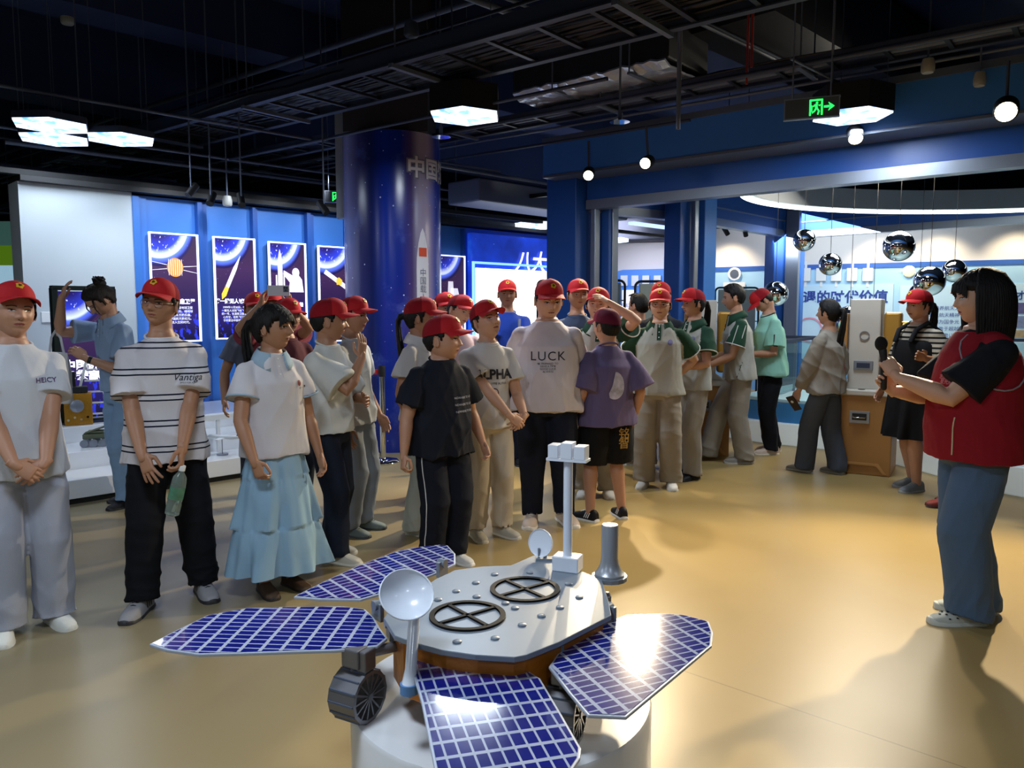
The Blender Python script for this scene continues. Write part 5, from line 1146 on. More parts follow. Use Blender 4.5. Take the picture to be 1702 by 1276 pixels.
    if kind in ('pants', 'shorts'):
        mb = MB(); mb.loft(tor((.455, .48, .52, .56, waist), (.086, .095, .097, .088, .080), (.062, .073, .074, .066, .060), b, belly*.7, seg=28))
        for q in (1, -1):
            a, k_, n_, ty = LG[q]; rb = b**.7; a = a + Vector((q*.004*h, 0, -.005*h))
            if kind == 'pants':
                hem = Vector((n_.x, n_.y - .004*h, .024*h + bottom.get('up', 0)*h)); rr = bottom.get('r', (.059, .048, .043, .043))
                mb.tube([a, a.lerp(k_, .5), k_, k_.lerp(n_, .5), n_.lerp(hem, .4), hem], [rr[0]*h*rb*.93, (rr[0]+rr[1])/2*h*rb*(.5+.5*w), rr[1]*h*rb*w, rr[2]*h*rb*w, (rr[2]+rr[3])/2*h*rb*w, rr[3]*h*rb*w], 22)
            else:
                e_ = a.lerp(k_, bottom.get('len', .8)); mb.tube([a, a.lerp(e_, .5), e_], [.064*h*rb, .068*h*rb*w, .07*h*rb*w], 22)
        zf = lambda c_: .55 + 1.0*np.exp(-((c_[:, 2]/h-.06)/.06)**2) + .5*np.exp(-((c_[:, 2]/h-.44)/.05)**2) + .35*np.exp(-((c_[:, 2]/h-.27)/.04)**2)
        co, fs = remesh(mb, .009 if near else .012, 4, folds(seed*7+1, bottom.get('wr', .011), 20, (1, 1, .9), zf))
        S.bottom = rebuild('shorts' if kind == 'shorts' else 'trousers', co, fs, bm_, root); S.bco, S.bfs = co, fs
        if bottom.get('stripe'):
            bv = BVHTree.FromPolygons(co.tolist(), fs)
            for q in (1, -1):
                a, k_, n_, ty = LG[q]; mb = MB(); L_ = []; Rr = []
                for i in range(40):
                    t = i/39; p_ = (a.lerp(k_, t*2) if t < .5 else k_.lerp(Vector((n_.x, n_.y, .03*h)), t*2-1)); dr = Vector((q*.92, -.38, 0)).normalized() if bottom.get('stripe_front', 1) else Vector((q, 0, 0))
                    hit, nr, _, _ = bv.ray_cast(p_ + dr*.4, -dr)
                    if hit is None: continue
                    sd = Vector((-dr.y, dr.x, 0))*.0035; L_.append(hit + dr*.0025 - sd); Rr.append(hit + dr*.0025 + sd)
                N = len(L_); mb.add(L_+Rr, [(i, i+1, N+i+1, N+i) for i in range(N-1)]); mb.build('side_piping', mat('piping', '#C8C8C8', .7), S.bottom)
    elif kind == 'skirt':
        mb = MB(); z0, z1 = bottom.get('z', (.60, .11)); NR, NS = 64, 200; rings = []; tiers = bottom.get('tiers', (.0, .36, .68)); r0, r1 = bottom.get('rr', (.088, .165)); rn = random.Random(seed)
        phs = [rn.random()*6 for _ in range(8)]
        for i in range(NR+1):
            t = i/NR; z = (z0+(z1-z0)*t)*h; k_ = sum(1 for q in tiers if t >= q)-1; t0 = tiers[k_]; t1 = (tiers+(1.0,))[k_+1]; lt = (t-t0)/(t1-t0); ring = []
            base = r0+(r1-r0)*t**.8 - .006*(math.exp(-lt*8) if k_ > 0 else 0) + (.004 if k_ > 0 else 0)
            for j in range(NS):
                a = 2*PI*j/NS; wv = (math.sin(7*a+phs[k_])*.8 + math.sin(11*a+phs[k_+3]+t*2)*.5 + math.sin(17*a+phs[1])*.25)
                am = .13*(.15+.85*lt)*(t**.5) + .012*math.sin(40*a)*math.exp(-lt*5)*(k_ > 0)/1
                rr = base*(1+am*wv if k_ == 0 else 1+am*wv*1.0)
                ring.append((rr*h*b*math.cos(a), rr*h*b*.80*math.sin(a), z))
            rings.append(ring)
        mb.loft(rings[::-1], True); S.bottom = mb.build(bottom.get('name', 'skirt'), bm_, root, 70)
    # ---- top
    tk = top.get('kind', 'tee'); lo_ = top.get('loose', 1.0); tc = top.get('mats') or [cloth('top_' + top.get('col', '#E6E6E6'), top.get('col', '#E6E6E6'))]
    hemz = top.get('hem', .47); sl = top.get('sl', .62); sr = top.get('sr', (.046, .054)); mb = MB(); L0 = lo_
    zs = (hemz, hemz+.02, .56, .62, .68, .74, .775, .803, .822, .838); hx = .112+.006*(hemz < .48)
    rxs = (hx*L0, (hx-.001)*L0, .105*L0, .099*L0, .099*L0, .098*L0, .090, .075, .057, .0455); rys = (.086*L0, .086*L0, .080*L0, .076*L0, .075*L0, .072*L0, .063, .054, .048, .0435)
    mb.loft(tor(zs, rxs, rys, b, belly))
    J2 = {}
    for q in (1, -1):
        a, e, w_ = J[q][:3]; rb = b**.6; pts = [a + (a-e).normalized()*.002*h]; mb.tube([U((q*.030*h, .006*h, .814*h)), a.lerp(U((q*.03*h, .006*h, .814*h)), .45), a], [.020*h, .027*h, .032*h*rb], 18, round_ends=True); mb.ell(a, (.036*h*rb,)*3)
        if sl <= 1: end = a.lerp(e, sl); pts += [a.lerp(end, .5), end]; rr = [.035*h*rb, (sr[0])*h*rb, sr[1]*h*rb]
        else: end = e.lerp(w_, sl-1); pts += [a.lerp(e, .5), e, e.lerp(end, .6), end]; rr = [.040*h*rb, sr[0]*h*rb, sr[0]*h*rb*.95, sr[1]*h*rb, sr[1]*h*rb*.8]
        mb.tube(pts, rr, 22); J2[q] = (a, e, end)
    zf = lambda c_: .6 + .9*np.clip((.72-c_[:, 2]/h)*3.0, 0, 1)
    co, fs = remesh(mb, .008 if near else .0105, 4, folds(seed*13+5, top.get('wr', .016)*1.25, 15, (1, 1, .45), zf))
    mi = None
    if top.get('raglan'):
        C_ = np.array([co[list(f)].mean(0) for f in fs]); Ui = np.array(U3.inverted()); Lc = (C_ - np.array(pel)) @ Ui.T + np.array(pel); ax = np.abs(Lc[:, 0])/h; z_ = Lc[:, 2]/h
        m1 = (ax > .045 + (.845-z_)*.62) & (z_ > .70) ; mi = m1.astype(int)
        for q in (1, -1):
            a, e, en = [np.array(v) for v in J2[q]]; d = (en-a); Ld = np.linalg.norm(d); d = d/Ld; t = (C_-a) @ d; dist = np.linalg.norm((C_-a) - np.outer(t, d), axis=1); mi[(t > .02) & (dist < .066*h) & (np.abs(Lc[:, 0])/h > .112*b)] = 1
    S.top = rebuild(top.get('name', {'tee': 't_shirt', 'polo': 'polo_shirt', 'jacket': 'jacket', 'shirt': 'shirt', 'dress': 'dress'}.get(tk, 'shirt')), co, fs, tc, root, mi); S.tco, S.tfs = co, fs; S.tb = BVHTree.FromPolygons(co.tolist(), fs)
    def ringpart(nm, c, ax, rad, th, m, flat_=1.0):
        Mq = Vector(ax).normalized().to_track_quat('Z', 'Y').to_matrix(); c = Vector(c); pts = [c + Mq @ Vector((rad*math.cos(t), rad*flat_*math.sin(t), 0)) for t in [2*PI*i/28 for i in range(29)]]; mb = MB(); mb.tube(pts, th, 8); return mb.build(nm, m, S.top, 60)
    if tk in ('tee', 'vest'): ringpart('neck_rib', U((0, -.001*h, .836*h)), U3 @ Vector((0, -.34, 1)), .0460*h*b**.3, .006, top.get('rib') or tc[0], .98)
    if top.get('cuff'):
        for q in (1, -1): a, e, en = J2[q]; ringpart('cuff', en, (en-a), (sr[1]*b**.6)*h*1.0, .005, top['cuff'])
    if tk in ('polo', 'shirt'):
        cm = top.get('collar') or tc[0]; mb = MB(); N = 30
        for k_, (r_, z_) in enumerate(((.046, .842), (.049, .850), (.060, .834), (.071, .812))):
            for i in range(N+1):
                t = R(-90+26) + (2*PI - R(52))*i/N; drop = .022*math.exp(-((min(i, N-i))/3.5)**2)*(k_ >= 2); p_ = U((r_*h*b**.4*math.cos(t), (r_*.92*h*b**.3)*math.sin(t), (z_ - drop + .012*math.sin(t))*h)); mb.v.append(tuple(p_))
        for k_ in range(3):
            for i in range(N): mb.f.append((k_*(N+1)+i, k_*(N+1)+i+1, (k_+1)*(N+1)+i+1, (k_+1)*(N+1)+i)); mb.mi.append(0)
        o = mb.build('collar', cm, S.top, 60); so = o.modifiers.new('s', 'SOLIDIFY'); so.thickness = .004; so.offset = 0
        pk = [(-.010, .835), (.010, .835), (.010, .755), (-.010, .755)]
        decal(S, 'placket', [(x_*h, z_*h) for x_, z_ in pk], top.get('placket') or cm, .003)
        for i in range(3): decal(S, 'button', [(.0045*math.cos(t), (.822-.026*i)*h+.0045*math.sin(t)) for t in [2*PI*j/10 for j in range(10)]], M_WHITE, .005)
    # ---- hair
    hm = hairmat or M_HAIR; n, hf = GRIDS['hair']; base = headsurf(n, False, fat*.4); st = 'fringe' if hair in ('fringe', 'ponyfringe', 'bob') else ('long' if hair in ('ponytail', 'bun', 'longcap') else 'short')
    Lz = np.interp(base[:, 1], HL_Y, HL_Z[st]); dz = base[:, 2]-Lz; thick = {'short': .010, 'crop': .006, 'tall': .020}.get(hair, .014) * (.8 if cap else 1.25)
    if hair == 'tall': thick = .012 + .014*np.clip(base[:, 2]/.1, 0, 1)
    sm = sst(dz, -.004, .022); rn = np.random.RandomState(seed); ph = np.arctan2(base[:, 1], base[:, 0])
    tex = .0016*np.sin(ph*34+3*np.sin(base[:, 2]*60+seed)) + .0012*np.sin(ph*57+base[:, 2]*30)
    hv = base + n*((thick*sm + tex*sm - .002*(1-sm))[:, None]); keep = dz > -.006
    f2 = [f for f in hf if all(keep[i] for i in f)]; used = sorted({i for f in f2 for i in f}); mp = {i: k for k, i in enumerate(used)}
    hv = tf(hv)[used]; S.hair = rebuild('hair', hv, [tuple(mp[i] for i in f) for f in f2], hm, root)
    so = S.hair.modifiers.new('s', 'SOLIDIFY'); so.thickness = .003; so.offset = -1
    def strands(nm, paths, r0, r1, flat_=1.0, seg=8):
        mb = MB()
        for p_ in paths:
            k_ = len(p_); mb.tube(p_, [r0 + (r1-r0)*(i/(k_-1))**1.5 for i in range(k_)], seg, flat=flat_, round_ends=True)
        return mb.build(nm, hm, S.hair, 80)
    rn = random.Random(seed+3)
    if 'pony' in hair or hair == 'longcap':
        L_ = .36*h/1.6 if hair != 'longcap' else .25; st_ = Vector((0, .105, .012 if cap else .035)); P0 = HF(st_); back = Hrot @ Vector((0, 1, 0)); back.z = 0; back.normalize(); paths = []
        for i in range(13):
            a = 2*PI*i/13; o_ = Vector((math.cos(a), 0, math.sin(a)))*.014 if i else Vector(); o_ = Hrot @ o_; q_ = rn.uniform(.85, 1.05); sdw = Vector((rn.uniform(-.016, .016), rn.uniform(-.014, .014), 0))
            paths.append([HF(st_+Vector((0, -.03, .0)))+o_*.6, P0+o_*.5, P0+back*.03+Vector((0, 0, -.01))+o_*1.1, P0+back*.045+Vector((0, 0, -.06))+o_*1.8+sdw*.5, P0+back*.035+Vector((0, 0, -L_*.5*q_))+o_*2.0+sdw, P0+back*.02+Vector((0, 0, -L_*.8*q_))+o_*1.5+sdw*1.4, P0+back*.01+Vector((0, 0, -L_*q_))+o_*.8+sdw*1.8])
        strands('ponytail', paths, .013, .004); mb = MB(); mb.tube([P0+back*.0, P0+back*.014], .020, 14, round_ends=True); mb.build('hair_tie', M_BLACK, S.hair, 60)
    if st == 'fringe':
        paths = []
        for i in range(26):
            u = -1+2*i/25; x_ = u*.070; z1_ = .034 + .006*rn.random() - .03*abs(u)**3; pts = []
            for t in (0, .35, .7, 1):
                xx = x_*(.35+.65*t)+rn.uniform(-.002, .002); zz = .118*(1-t)+z1_*t if t > .01 else .112; yy = -.02-(.088-.032*u*u*(t > .5))*math.sin(min(1, t*1.15)*PI/2)*1.0
                pts.append(HF((xx, yy+.004, zz)))
            paths.append(pts)
        strands('fringe', paths, .009, .0035, 1.0)
    if hair == 'bob':
        paths = []
        for k_ in range(2):
            for i in range(46):
                a = R(-22 + (224)*i/45); ca, sa = math.cos(a), math.sin(a); e = 1.0 + .03*k_; ln = -.185 + .012*rn.random() + .01*abs(sa); pts = []
                for rr, zz in ((.25, .122), (.75, .098), (1.10, .045), (1.20, -.01), (1.22, -.07), (1.20, -.12), (1.10+.05*rn.random(), ln)): pts.append(HF((.080*ca*rr*e, .012+.098*sa*rr*e, zz)))
                paths.append(pts)
        strands('bob_strands', paths, .014, .006, 1.0)
    if hair == 'bun':
        mb = MB(); mb.ell(HF((0, .085, .085)), (.045, .045, .038), seg=18, rg=12)
        for i in range(9): a = rn.random()*6; c = HF((.02*math.cos(a), .085, .09)); mb.tube([c + Vector((.03*math.cos(a+t), .03*math.sin(a+t), .03+.015*math.sin(2*t+i))) for t in (0, 1, 2, 3, 4)], .007, 6)
        mb.build('bun', hm, S.hair, 60); mb = MB(); mb.tube([HF((-.05, .075, .10)), HF((-.02, .08, .135)), HF((.02, .08, .135)), HF((.05, .075, .10))], .007, 8); mb.build('hair_clip', M_BLACK, S.hair, 60)
        paths = [[HF((q*.06, -.055, .05)), HF((q*.072, -.085, .0)), HF((q*.066, -.088, -.05))] for q in (1, -1)]; strands('loose_locks', paths, .007, .002)
    if hair in ('short', 'tall') and not cap:
        paths = []
        for i in range(60):
            a = rn.random()*2*PI; r_ = rn.random()**.5; x_, y_ = .060*r_*math.cos(a), .01+.075*r_*math.sin(a); z_ = .112*math.sqrt(max(.1, 1-(x_/.08)**2-(y_/.1)**2)); e_ = .016 if hair == 'tall' else .010
            paths.append([HF((x_, y_, z_+.0)), HF((x_*1.1+.006, y_-.012, z_+e_)), HF((x_*1.15+.01, y_-.032, z_+e_*.7))])
        strands('tufts', paths, .008, .003)
    if cap:
        ca = dict(cap_args or {}); S.cap = build_cap(root, HF, lo=not near, **ca)
    if glasses:
        mb = MB()
        for q in (1, -1):
            mb.tube([HF((q*.032+.0215*math.cos(t)*(1), -.0905+.006*abs(math.cos(t)), .003+.0175*math.sin(t))) for t in [2*PI*i/20 for i in range(21)]], .0013*s, 6); mb.tube([HF((q*.0535, -.084, .008)), HF((q*.076, -.03, .010)), HF((q*.080, .012, .004))], .0013*s, 6)
        mb.tube([HF((-.010, -.094, .006)), HF((0, -.097, .008)), HF((.010, -.094, .006))], .0013*s, 6); mb.build('glasses', mat('glasses_rim', '#8A7A70', .3, metal=.8), root, 60)
    # ---- shoes
    if not no_legs:
        for q in (1, -1):
            a, k_, n_, ty = LG[q]; shoe(root, (n_.x, n_.y-.0, max(0, n_.z-.045*h)), ty, .152*h*shoes.get('k', 1.0), **{k__: v for k__, v in shoes.items() if k__ != 'k'})
    S.LG, S.J = LG, J
    return S

def decal(S, name, pts, m, off=.003, back=False, M4=None, bvh=None, parent=None):
    """a flat print laid onto the chest (or back) of the shirt; pts are (x, z) metres in the upright body frame"""
    bvh = bvh or S.tb; sg = 1 if back else -1; vs = []; cx = sum(p[0] for p in pts)/len(pts); cz = sum(p[1] for p in pts)/len(pts); dr = S.U3 @ Vector((0, -sg, 0)); last = None
    for fr in (0, .5, 1):
        for x_, z_ in (pts if fr else [(cx, cz)]):
            o_ = S.U((cx+(x_-cx)*fr, sg*.6, cz+(z_-cz)*fr)); hit = bvh.ray_cast(o_, dr)[0]
            if hit is None: hit = last if last else o_ + dr*.45
            last = hit; vs.append(hit - dr*off)
    N = len(pts); mb = MB(); mb.add(vs, [(0, 1+i, 1+(i+1) % N) for i in range(N)] + [(1+i, 1+N+i, 1+N+(i+1) % N, 1+(i+1) % N) for i in range(N)])
    return mb.build(name, m, parent or S.top)
def printed(S, name, body, x_, z_, size, m, back=False, off=.004, bvh=None, parent=None, **kw):
    me = text_mesh(body, size=size, **kw); bvh = bvh or S.tb; sg = 1 if back else -1; dr = S.U3 @ Vector((0, -sg, 0)); last = None
    for v in me.vertices:
        o_ = S.U((x_ + v.co.x*(-1 if back else 1), sg*.6, z_ + v.co.y)); hit = bvh.ray_cast(o_, dr)[0]
        if hit is None: hit = last if last else o_ + dr*.45
        last = hit; v.co = hit - dr*off
    me.materials.append(m); o = bpy.data.objects.new(name, me); C.objects.link(o); o.parent = parent or S.top; return o
def to_world(S, v): return S.root.matrix_basis @ Vector(v) if 0 else (Matrix.Translation(S.root.location) @ Matrix.Rotation(S.root.rotation_euler.z, 4, 'Z')) @ Vector(v)
def place(px, py): q = fl(px, py); return q.x, q.y
def yaw_at(px, py, a):        # yaw given relative to the line of sight: 0 faces the camera
    q = fl(px, py); return a + math.degrees(math.atan2(-q.x, q.y))
CLASP = lambda x=0, z=.50, f=.165: (dict(to=(x+.035, -f, z), dir=(-.75, -.15, -.55), n=(-.2, .75, -.3), curl=.5), dict(to=(x-.035, -f-.012, z+.004), dir=(.75, -.15, -.55), n=(.2, .75, -.3), curl=.5))
BEHIND = lambda z=.53, w=.07: (dict(to=(w, .125, z), pole=(1, .3, 0), dir=(-.7, .1, -.5), n=(0, -1, 0), curl=.4), dict(to=(-w, .14, z+.01), pole=(-1, .3, 0), dir=(.7, .1, -.5), n=(0, -1, 0), curl=.4))
PEOPLE = {}
def add(key, px, py, a, h, label, **kw):
    x, y = place(px, py); S = person(x, y, yaw_at(px, py, a), h, label, **kw); PEOPLE[key] = S; return S
INK = mat('dark_print', '#20222C', .6); INKP = mat('purple_print', '#5A3F70', .6)
WT = dict(col='#D9DCE2')
L_, R_ = CLASP()
S = add('hello', 50, 1043, 8, 1.585, 'child in white tee and wide pale grey trousers, clasping hands at left edge', seed=2, b=1.05, armL=L_, armR=R_, head=(10, -3, 4), hh=.236, tone='mid', hair='longcap',
        top=dict(col='#CDD2DC', hem=.455, loose=1.05), bottom=dict(col='#A9AFC0', w=1.05, r=(.061, .052, .052, .058)), shoes=dict(up='#E9EBE6', sole='#DADDD8'), feet=((.066, 0, 12), (-.066, -.02, -10)), cap_args=dict(tilt=-4))
printed(S, 'chest_lettering', 'HEICY', .065*S.h, .735*S.h, .03, INKP, bold=.0006)
add('edge', -42, 1000, 20, 1.63, 'person in red cap mostly outside the left edge, behind the child in white tee', seed=31, near=False, top=dict(col='#C8CCD6'), bottom=dict(col='#3A4254'))
S = add('blueshirt', 212, 836, -62, 1.70, 'woman in light blue shirt and jeans bowing her head, one hand on her hair', seed=3, cap=False, hair='bun', hairmat=M_HAIRB, lean=8, head=(-5, 36, 0), tone='mid', near=True, b=.98,
        armL=dict(to=(.04, -.17, .665), dir=(-.3, -.5, .5), n=(-.6, .2, -.3), pole=(.6, .3, -1), curl=.6), armR=dict(to=(-.075, -.205, .915), dir=(.15, .25, 1), n=(.4, .8, 0), pole=(-.3, -1, -.5), curl=.3),
        top=dict(kind='shirt', col='#8CA3C2', hem=.52, sl=.72, sr=(.047, .055)), bottom=dict(col='#7F9CBC', w=1.05, r=(.060, .052, .05, .058)), shoes=dict(up='#1C1A1E', sole='#151518', kind='plain'), feet=((.05, -.02, 10), (-.05, .05, -8)))
mb = MB(); e = S.J[1][1].lerp(S.J[1][2], .88); d = (S.J[1][2]-S.J[1][1]).normalized(); mb.tube([e-d*.012, e+d*.012], .029, 16); mb.build('wrist_watch', M_BLACK, S.root, 50)
# white tote with a red mark on her arm
c = to_world(S, S.J[-1][1] + Vector((-.02, -.02, -.30))); r = empty('tote_bag', c, S.root.rotation_euler.z, label='white tote bag with red mark on the arm of the woman in light blue', cat='bag')
mb = MB(); mb.loft([[Vector((.17*k*math.cos(t), .05*k2*math.sin(t), z)) for t in [2*PI*i/20 for i in range(20)]] for z, k, k2 in ((-.22, .9, .9), (-.2, 1, 1.1), (0, 1, 1.2), (.12, .92, .8), (.15, .9, .5))]); mb.build('bag_body', cloth('tote', '#C9CBD0'), r, 50)
mb = MB(); mb.tube([(-.12, 0, .12), (-.07, .0, .26), (.0, 0, .31), (.07, 0, .26), (.12, 0, .12)], .009, 8); mb.build('handle', cloth('tote', '#C9CBD0'), r, 60)
mb = MB(); mb.tube([(.05+.05*math.cos(t), -.062, -.03+.07*math.sin(t)) for t in [R(-170+160*i/10) for i in range(11)]], .012, 8); mb.build('red_mark', mat('red_mark', '#A82430', .6), r, 60)
S = add('striped', 287, 1000, 4, 1.615, 'boy in glasses and striped white tee, holding a plastic bottle', seed=4, glasses=True, head=(-30, -4, 6), hh=.222, tone='tan', b=1.0,
        armL=dict(to=(.030, -.165, .505), dir=(-.12, -.25, -1), n=(-.9, .2, .1), curl=.75, thumb=1), armR=dict(to=(-.075, -.140, .50), dir=(.28, -.35, -.9), n=(.5, .7, .1), curl=.15, spread=.3),
        top=dict(mats=[None], hem=.455, loose=1.12, sl=.74, sr=(.052, .062)) if 0 else dict(mats=[cloth('stripe_tee', '#D5D3DA')], hem=.455, loose=1.1, sl=.74, sr=(.051, .060)),
        bottom=dict(col='#0E1119', w=1.08, r=(.061, .052, .048, .046), up=.010), shoes=dict(up='#9A9AA0', sole='#2C2C30', accent='#1C1C20', k=1.08), feet=((.095, .035, 8), (-.088, -.035, -28)))
def stripes_mat(m, zs, col, wd=.006, gap=.02):
    g = NT(m); z = g.sep()[2]; base = g.b.inputs['Base Color']; src = base.links[0].from_socket if base.links else None; tot = None
    for z0 in zs:
        for o_ in (-gap/2, gap/2):
            v = g.math('LESS_THAN', g.math('ABSOLUTE', g.math('SUBTRACT', z, z0+o_)), wd/2); tot = v if tot is None else g.math('MAXIMUM', tot, v)
    g.base(g.mix(tot, src if src else '#D5D3DA', col))
stripes_mat(cloth('stripe_tee', '#D5D3DA'), (1.185, 1.06, .935, .81, 1.31), '#181C30', .0075, .026)
printed(S, 'chest_lettering', 'Vantiga', .06*S.h, .715*S.h, .045, INK, shear=.4); printed(S, 'small_lettering', 'SMILE FOR ALL', .06*S.h, .70*S.h, .010, INK)
hp = S.J[1][2] + S.J[1][3].normalized()*.075 + Vector((-.025, .0, -.015))
c = to_world(S, hp); r = empty('water_bottle', c - Vector((0, 0, .12)), .3, label='clear plastic bottle with green patches held by the boy in striped tee', cat='bottle'); r.rotation_euler = (R(6), R(14), .3)
M_PET = mat('bottle_plastic', '#B8CCC4', .08, trans=.75, ior=1.25); mb = MB(); mb.lathe([(.022, -.115), (.033, -.108), (.034, -.06), (.032, -.05), (.034, -.04), (.034, .05), (.030, .075), (.014, .10), (.013, .115)], seg=24); mb.build('bottle_body', M_PET, r, 50)
mb = MB(); mb.lathe([(.0155, .108), (.0155, .13), (.014, .132)], seg=20); mb.build('bottle_cap', M_WHITE, r, 40); mb = MB(); mb.lathe([(.0345, -.03), (.0345, .03)], seg=24, cap=False); mb.build('green_label', mat('label_green', '#4E8068', .4, var=.6, vscale=40), r, 40)

DEN = cloth('denim_light', '#86AAC8'); 
S = add('skirt', 463, 978, 24, 1.50, 'girl in white top with pale blue collar and long pale blue tiered skirt', seed=5, cap=False, hair='ponyfringe', head=(38, -2, 0), hh=.232, tone='tan', b=.98,
        armL=dict(to=(.145, -.05, .475), curl=.5), armR=dict(to=(-.12, -.11, .49), pole=(-.9, .5, 0), dir=(.25, -.25, -1), n=(.8, .4, 0), curl=.8),
        top=dict(kind='polo', col='#D2D0D6', hem=.485, loose=1.12, sl=.55, collar=cloth('pale_blue_collar', '#9DB7CC'), placket=cloth('top_#D2D0D6', '#D2D0D6'), cuff=cloth('pale_blue_collar', '#9DB7CC')), bottom=dict(kind='skirt', col='#8DB0CC', z=(.555, .085), rr=(.080, .175), tiers=(.0, .30, .66)), shoes=dict(up='#5A4638', sole='#2A2422', kind='plain'), feet=((.05, 0, 10), (-.05, 0, -5)))
decal(S, 'red_motif', [(.07*S.h+.011*math.cos(t), .735*S.h+.016*math.sin(t)) for t in [2*PI*i/10 for i in range(10)]], mat('motif_red', '#7A1C2C', .6), .004); decal(S, 'dark_motif', [(.098*S.h+.004*math.cos(t), .722*S.h+.004*math.sin(t)) for t in [2*PI*i/8 for i in range(8)]], INK, .004)
printed(S, 'small_lettering', 'am · c', .08*S.h, .718*S.h, .014, INK)
add('handface', 552, 925, 62, 1.53, 'boy in loose white tee and red cap lifting one hand to his face', seed=6, head=(26, 2, 0), hh=.238, tone='tan', b=1.02,
    armR=dict(to=(-.015, -.150, .79), dir=(.1, -.05, 1), n=(.3, .9, 0), pole=(-.3, -.6, -1), curl=.2), armL=dict(to=(.06, -.12, .62), pole=(.6, 0, -1)),
    top=dict(col='#CFD2CF', hem=.50, loose=1.12, sl=.85, sr=(.058, .070)), bottom=dict(col='#1A2132', w=1.1), shoes=dict(up='#C9C4B8', sole='#DCD8CC'), feet=((.05, .03, 4), (-.055, -.05, -6)))
add('greysleeve', 592, 883, 60, 1.55, 'person in pale tee and grey jeans behind the boy lifting his hand', seed=7, near=False, head=(0, 0, 0), tone='tan', armR=dict(to=(-.165, -.06, .475)), top=dict(col='#B9C0C8'), bottom=dict(col='#8C95A2', w=1.1), shoes=dict(up='#6E7A78', sole='#3A3E40'))
S = add('photographer', 460, 836, 6, 1.60, 'child in red cap holding a white phone overhead behind the girl in skirt', seed=8, near=False, tone='tan', head=(0, -8, 0), armL=dict(to=(.068, -.20, .945), dir=(-.25, -.1, 1), n=(-.7, -.2, .2), pole=(1, -.2, -.6), curl=.5), armR=dict(to=(-.068, -.20, .945), dir=(.25, -.1, 1), n=(.7, -.2, .2), pole=(-1, -.2, -.6), curl=.5), top=dict(col='#7A3440'), bottom=dict(col='#2A303C'))
c = at(463, 483, S.root.location.y-.36); r = empty('phone', c, R(2), label='white phone held overhead by the child behind the girl in skirt', cat='phone')
mb = MB(); mb.box((0, 0, 0), (.155, .009, .075)); mb.build('phone_case', mat('phone_white', '#D8DCE4', .3), r, bevel=.004); mb = MB(); mb.box((.052, -.006, .01), (.035, .004, .04)); k_ = mb.build('camera_bump', M_DK2, r, bevel=.002)
for dx, dz in ((-.008, .01), (.008, .01), (0, -.008)): mb = MB(); mb.cyl((.052+dx, -.008, .01+dz), (.052+dx, -.0095, .01+dz), .006, seg=12); mb.build('lens', M_BLACK, k_)
add('maroon', 484, 868, 28, 1.545, 'child in glasses and maroon top between the skirted girl and the hand-lifting boy', seed=9, near=False, tone='tan', glasses=True, head=(10, 4, 0), top=dict(col='#4A1A24'), bottom=dict(col='#1C2230'))
add('back_cap', 434, 822, 10, 1.60, 'child in red cap almost hidden behind the raised phone', seed=33, near=False, tone='tan', top=dict(col='#5A5F70'), bottom=dict(col='#2A303C'))
add('ponygirl', 700, 882, 68, 1.545, 'long ponytail girl in red cap, white collared shirt and pale trousers', seed=10, hair='ponytail', head=(14, 2, 0), hh=.236, tone='tan', armR=dict(to=(-.15, -.03, .48), curl=.6), armL=dict(to=(.10, -.10, .5)), top=dict(kind='polo', col='#C6C8CC', hem=.49, sl=.62), bottom=dict(col='#A8ACA4', w=1.05, r=(.06, .055, .056, .06)), shoes=dict(up='#D8D8D0', sole='#C8C8C0'))
S = add('navyboy', 736, 936, 34, 1.43, 'sturdy boy in navy tee and navy track trousers with pale piping', seed=11, b=1.22, belly=.016, fat=.10, hh=.248, head=(38, -2, 0), tone='mid',
    armL=dict(to=(.185, -.03, .485), curl=.7), armR=dict(to=(-.19, -.02, .475), curl=.95, thumb=1), top=dict(col='#141824', hem=.455, loose=1.02, sl=.72, sr=(.052, .060)), bottom=dict(col='#0F1422', w=1.1, stripe=True), shoes=dict(up='#C8C8C8', sole='#DDDDDD'))
for i in range(3): printed(S, 'chest_lettering', 'NOWHERE TO GO', .045*S.h, (.690-.027*i)*S.h, .017, mat('pale_ink', '#A8ACBC', .6))
S = add('alpha', 811, 890, 22, 1.52, 'boy in white ALPHA tee and cream trousers, chin raised, hands clasped', seed=12, head=(16, -16, -6), hh=.238, tone='fair', armL=CLASP(.07, .535, .15)[0], armR=CLASP(.07, .535, .15)[1], look=(.001, .001),
    top=dict(col='#CFCFD0', hem=.475, loose=1.0), bottom=dict(col='#C4BAAA', w=1.05, r=(.058, .048, .046, .046), up=.012), shoes=dict(up='#B8B4A8', sole='#D0CCC0', k=1.0), feet=((.06, -.01, 22), (-.055, .0, -2)))
printed(S, 'chest_lettering', 'ALPHA', .0, .705*S.h, .085, INK, bold=.003); printed(S, 'chest_lettering', 'SINCE 1998 ALPHA', .0, .668*S.h, .022, INK)
decal(S, 'round_badge', [(.032*math.cos(t), .627*S.h+.034*math.sin(t)) for t in [2*PI*i/20 for i in range(20)]], mat('badge_plum', '#54343C', .6)); decal(S, 'badge_face', [(.022*math.cos(t), .631*S.h+.021*math.sin(t)) for t in [2*PI*i/16 for i in range(16)]], cloth('top_#CFCFD0', '#CFCFD0'), .006)
add('peeker', 760, 832, 25, 1.585, 'child in red cap and pale pink tee peering out from behind the ponytail girl', seed=13, near=False, tone='fair', head=(20, 10, 12), top=dict(col='#B9A7B4'), bottom=dict(col='#3A4254'))
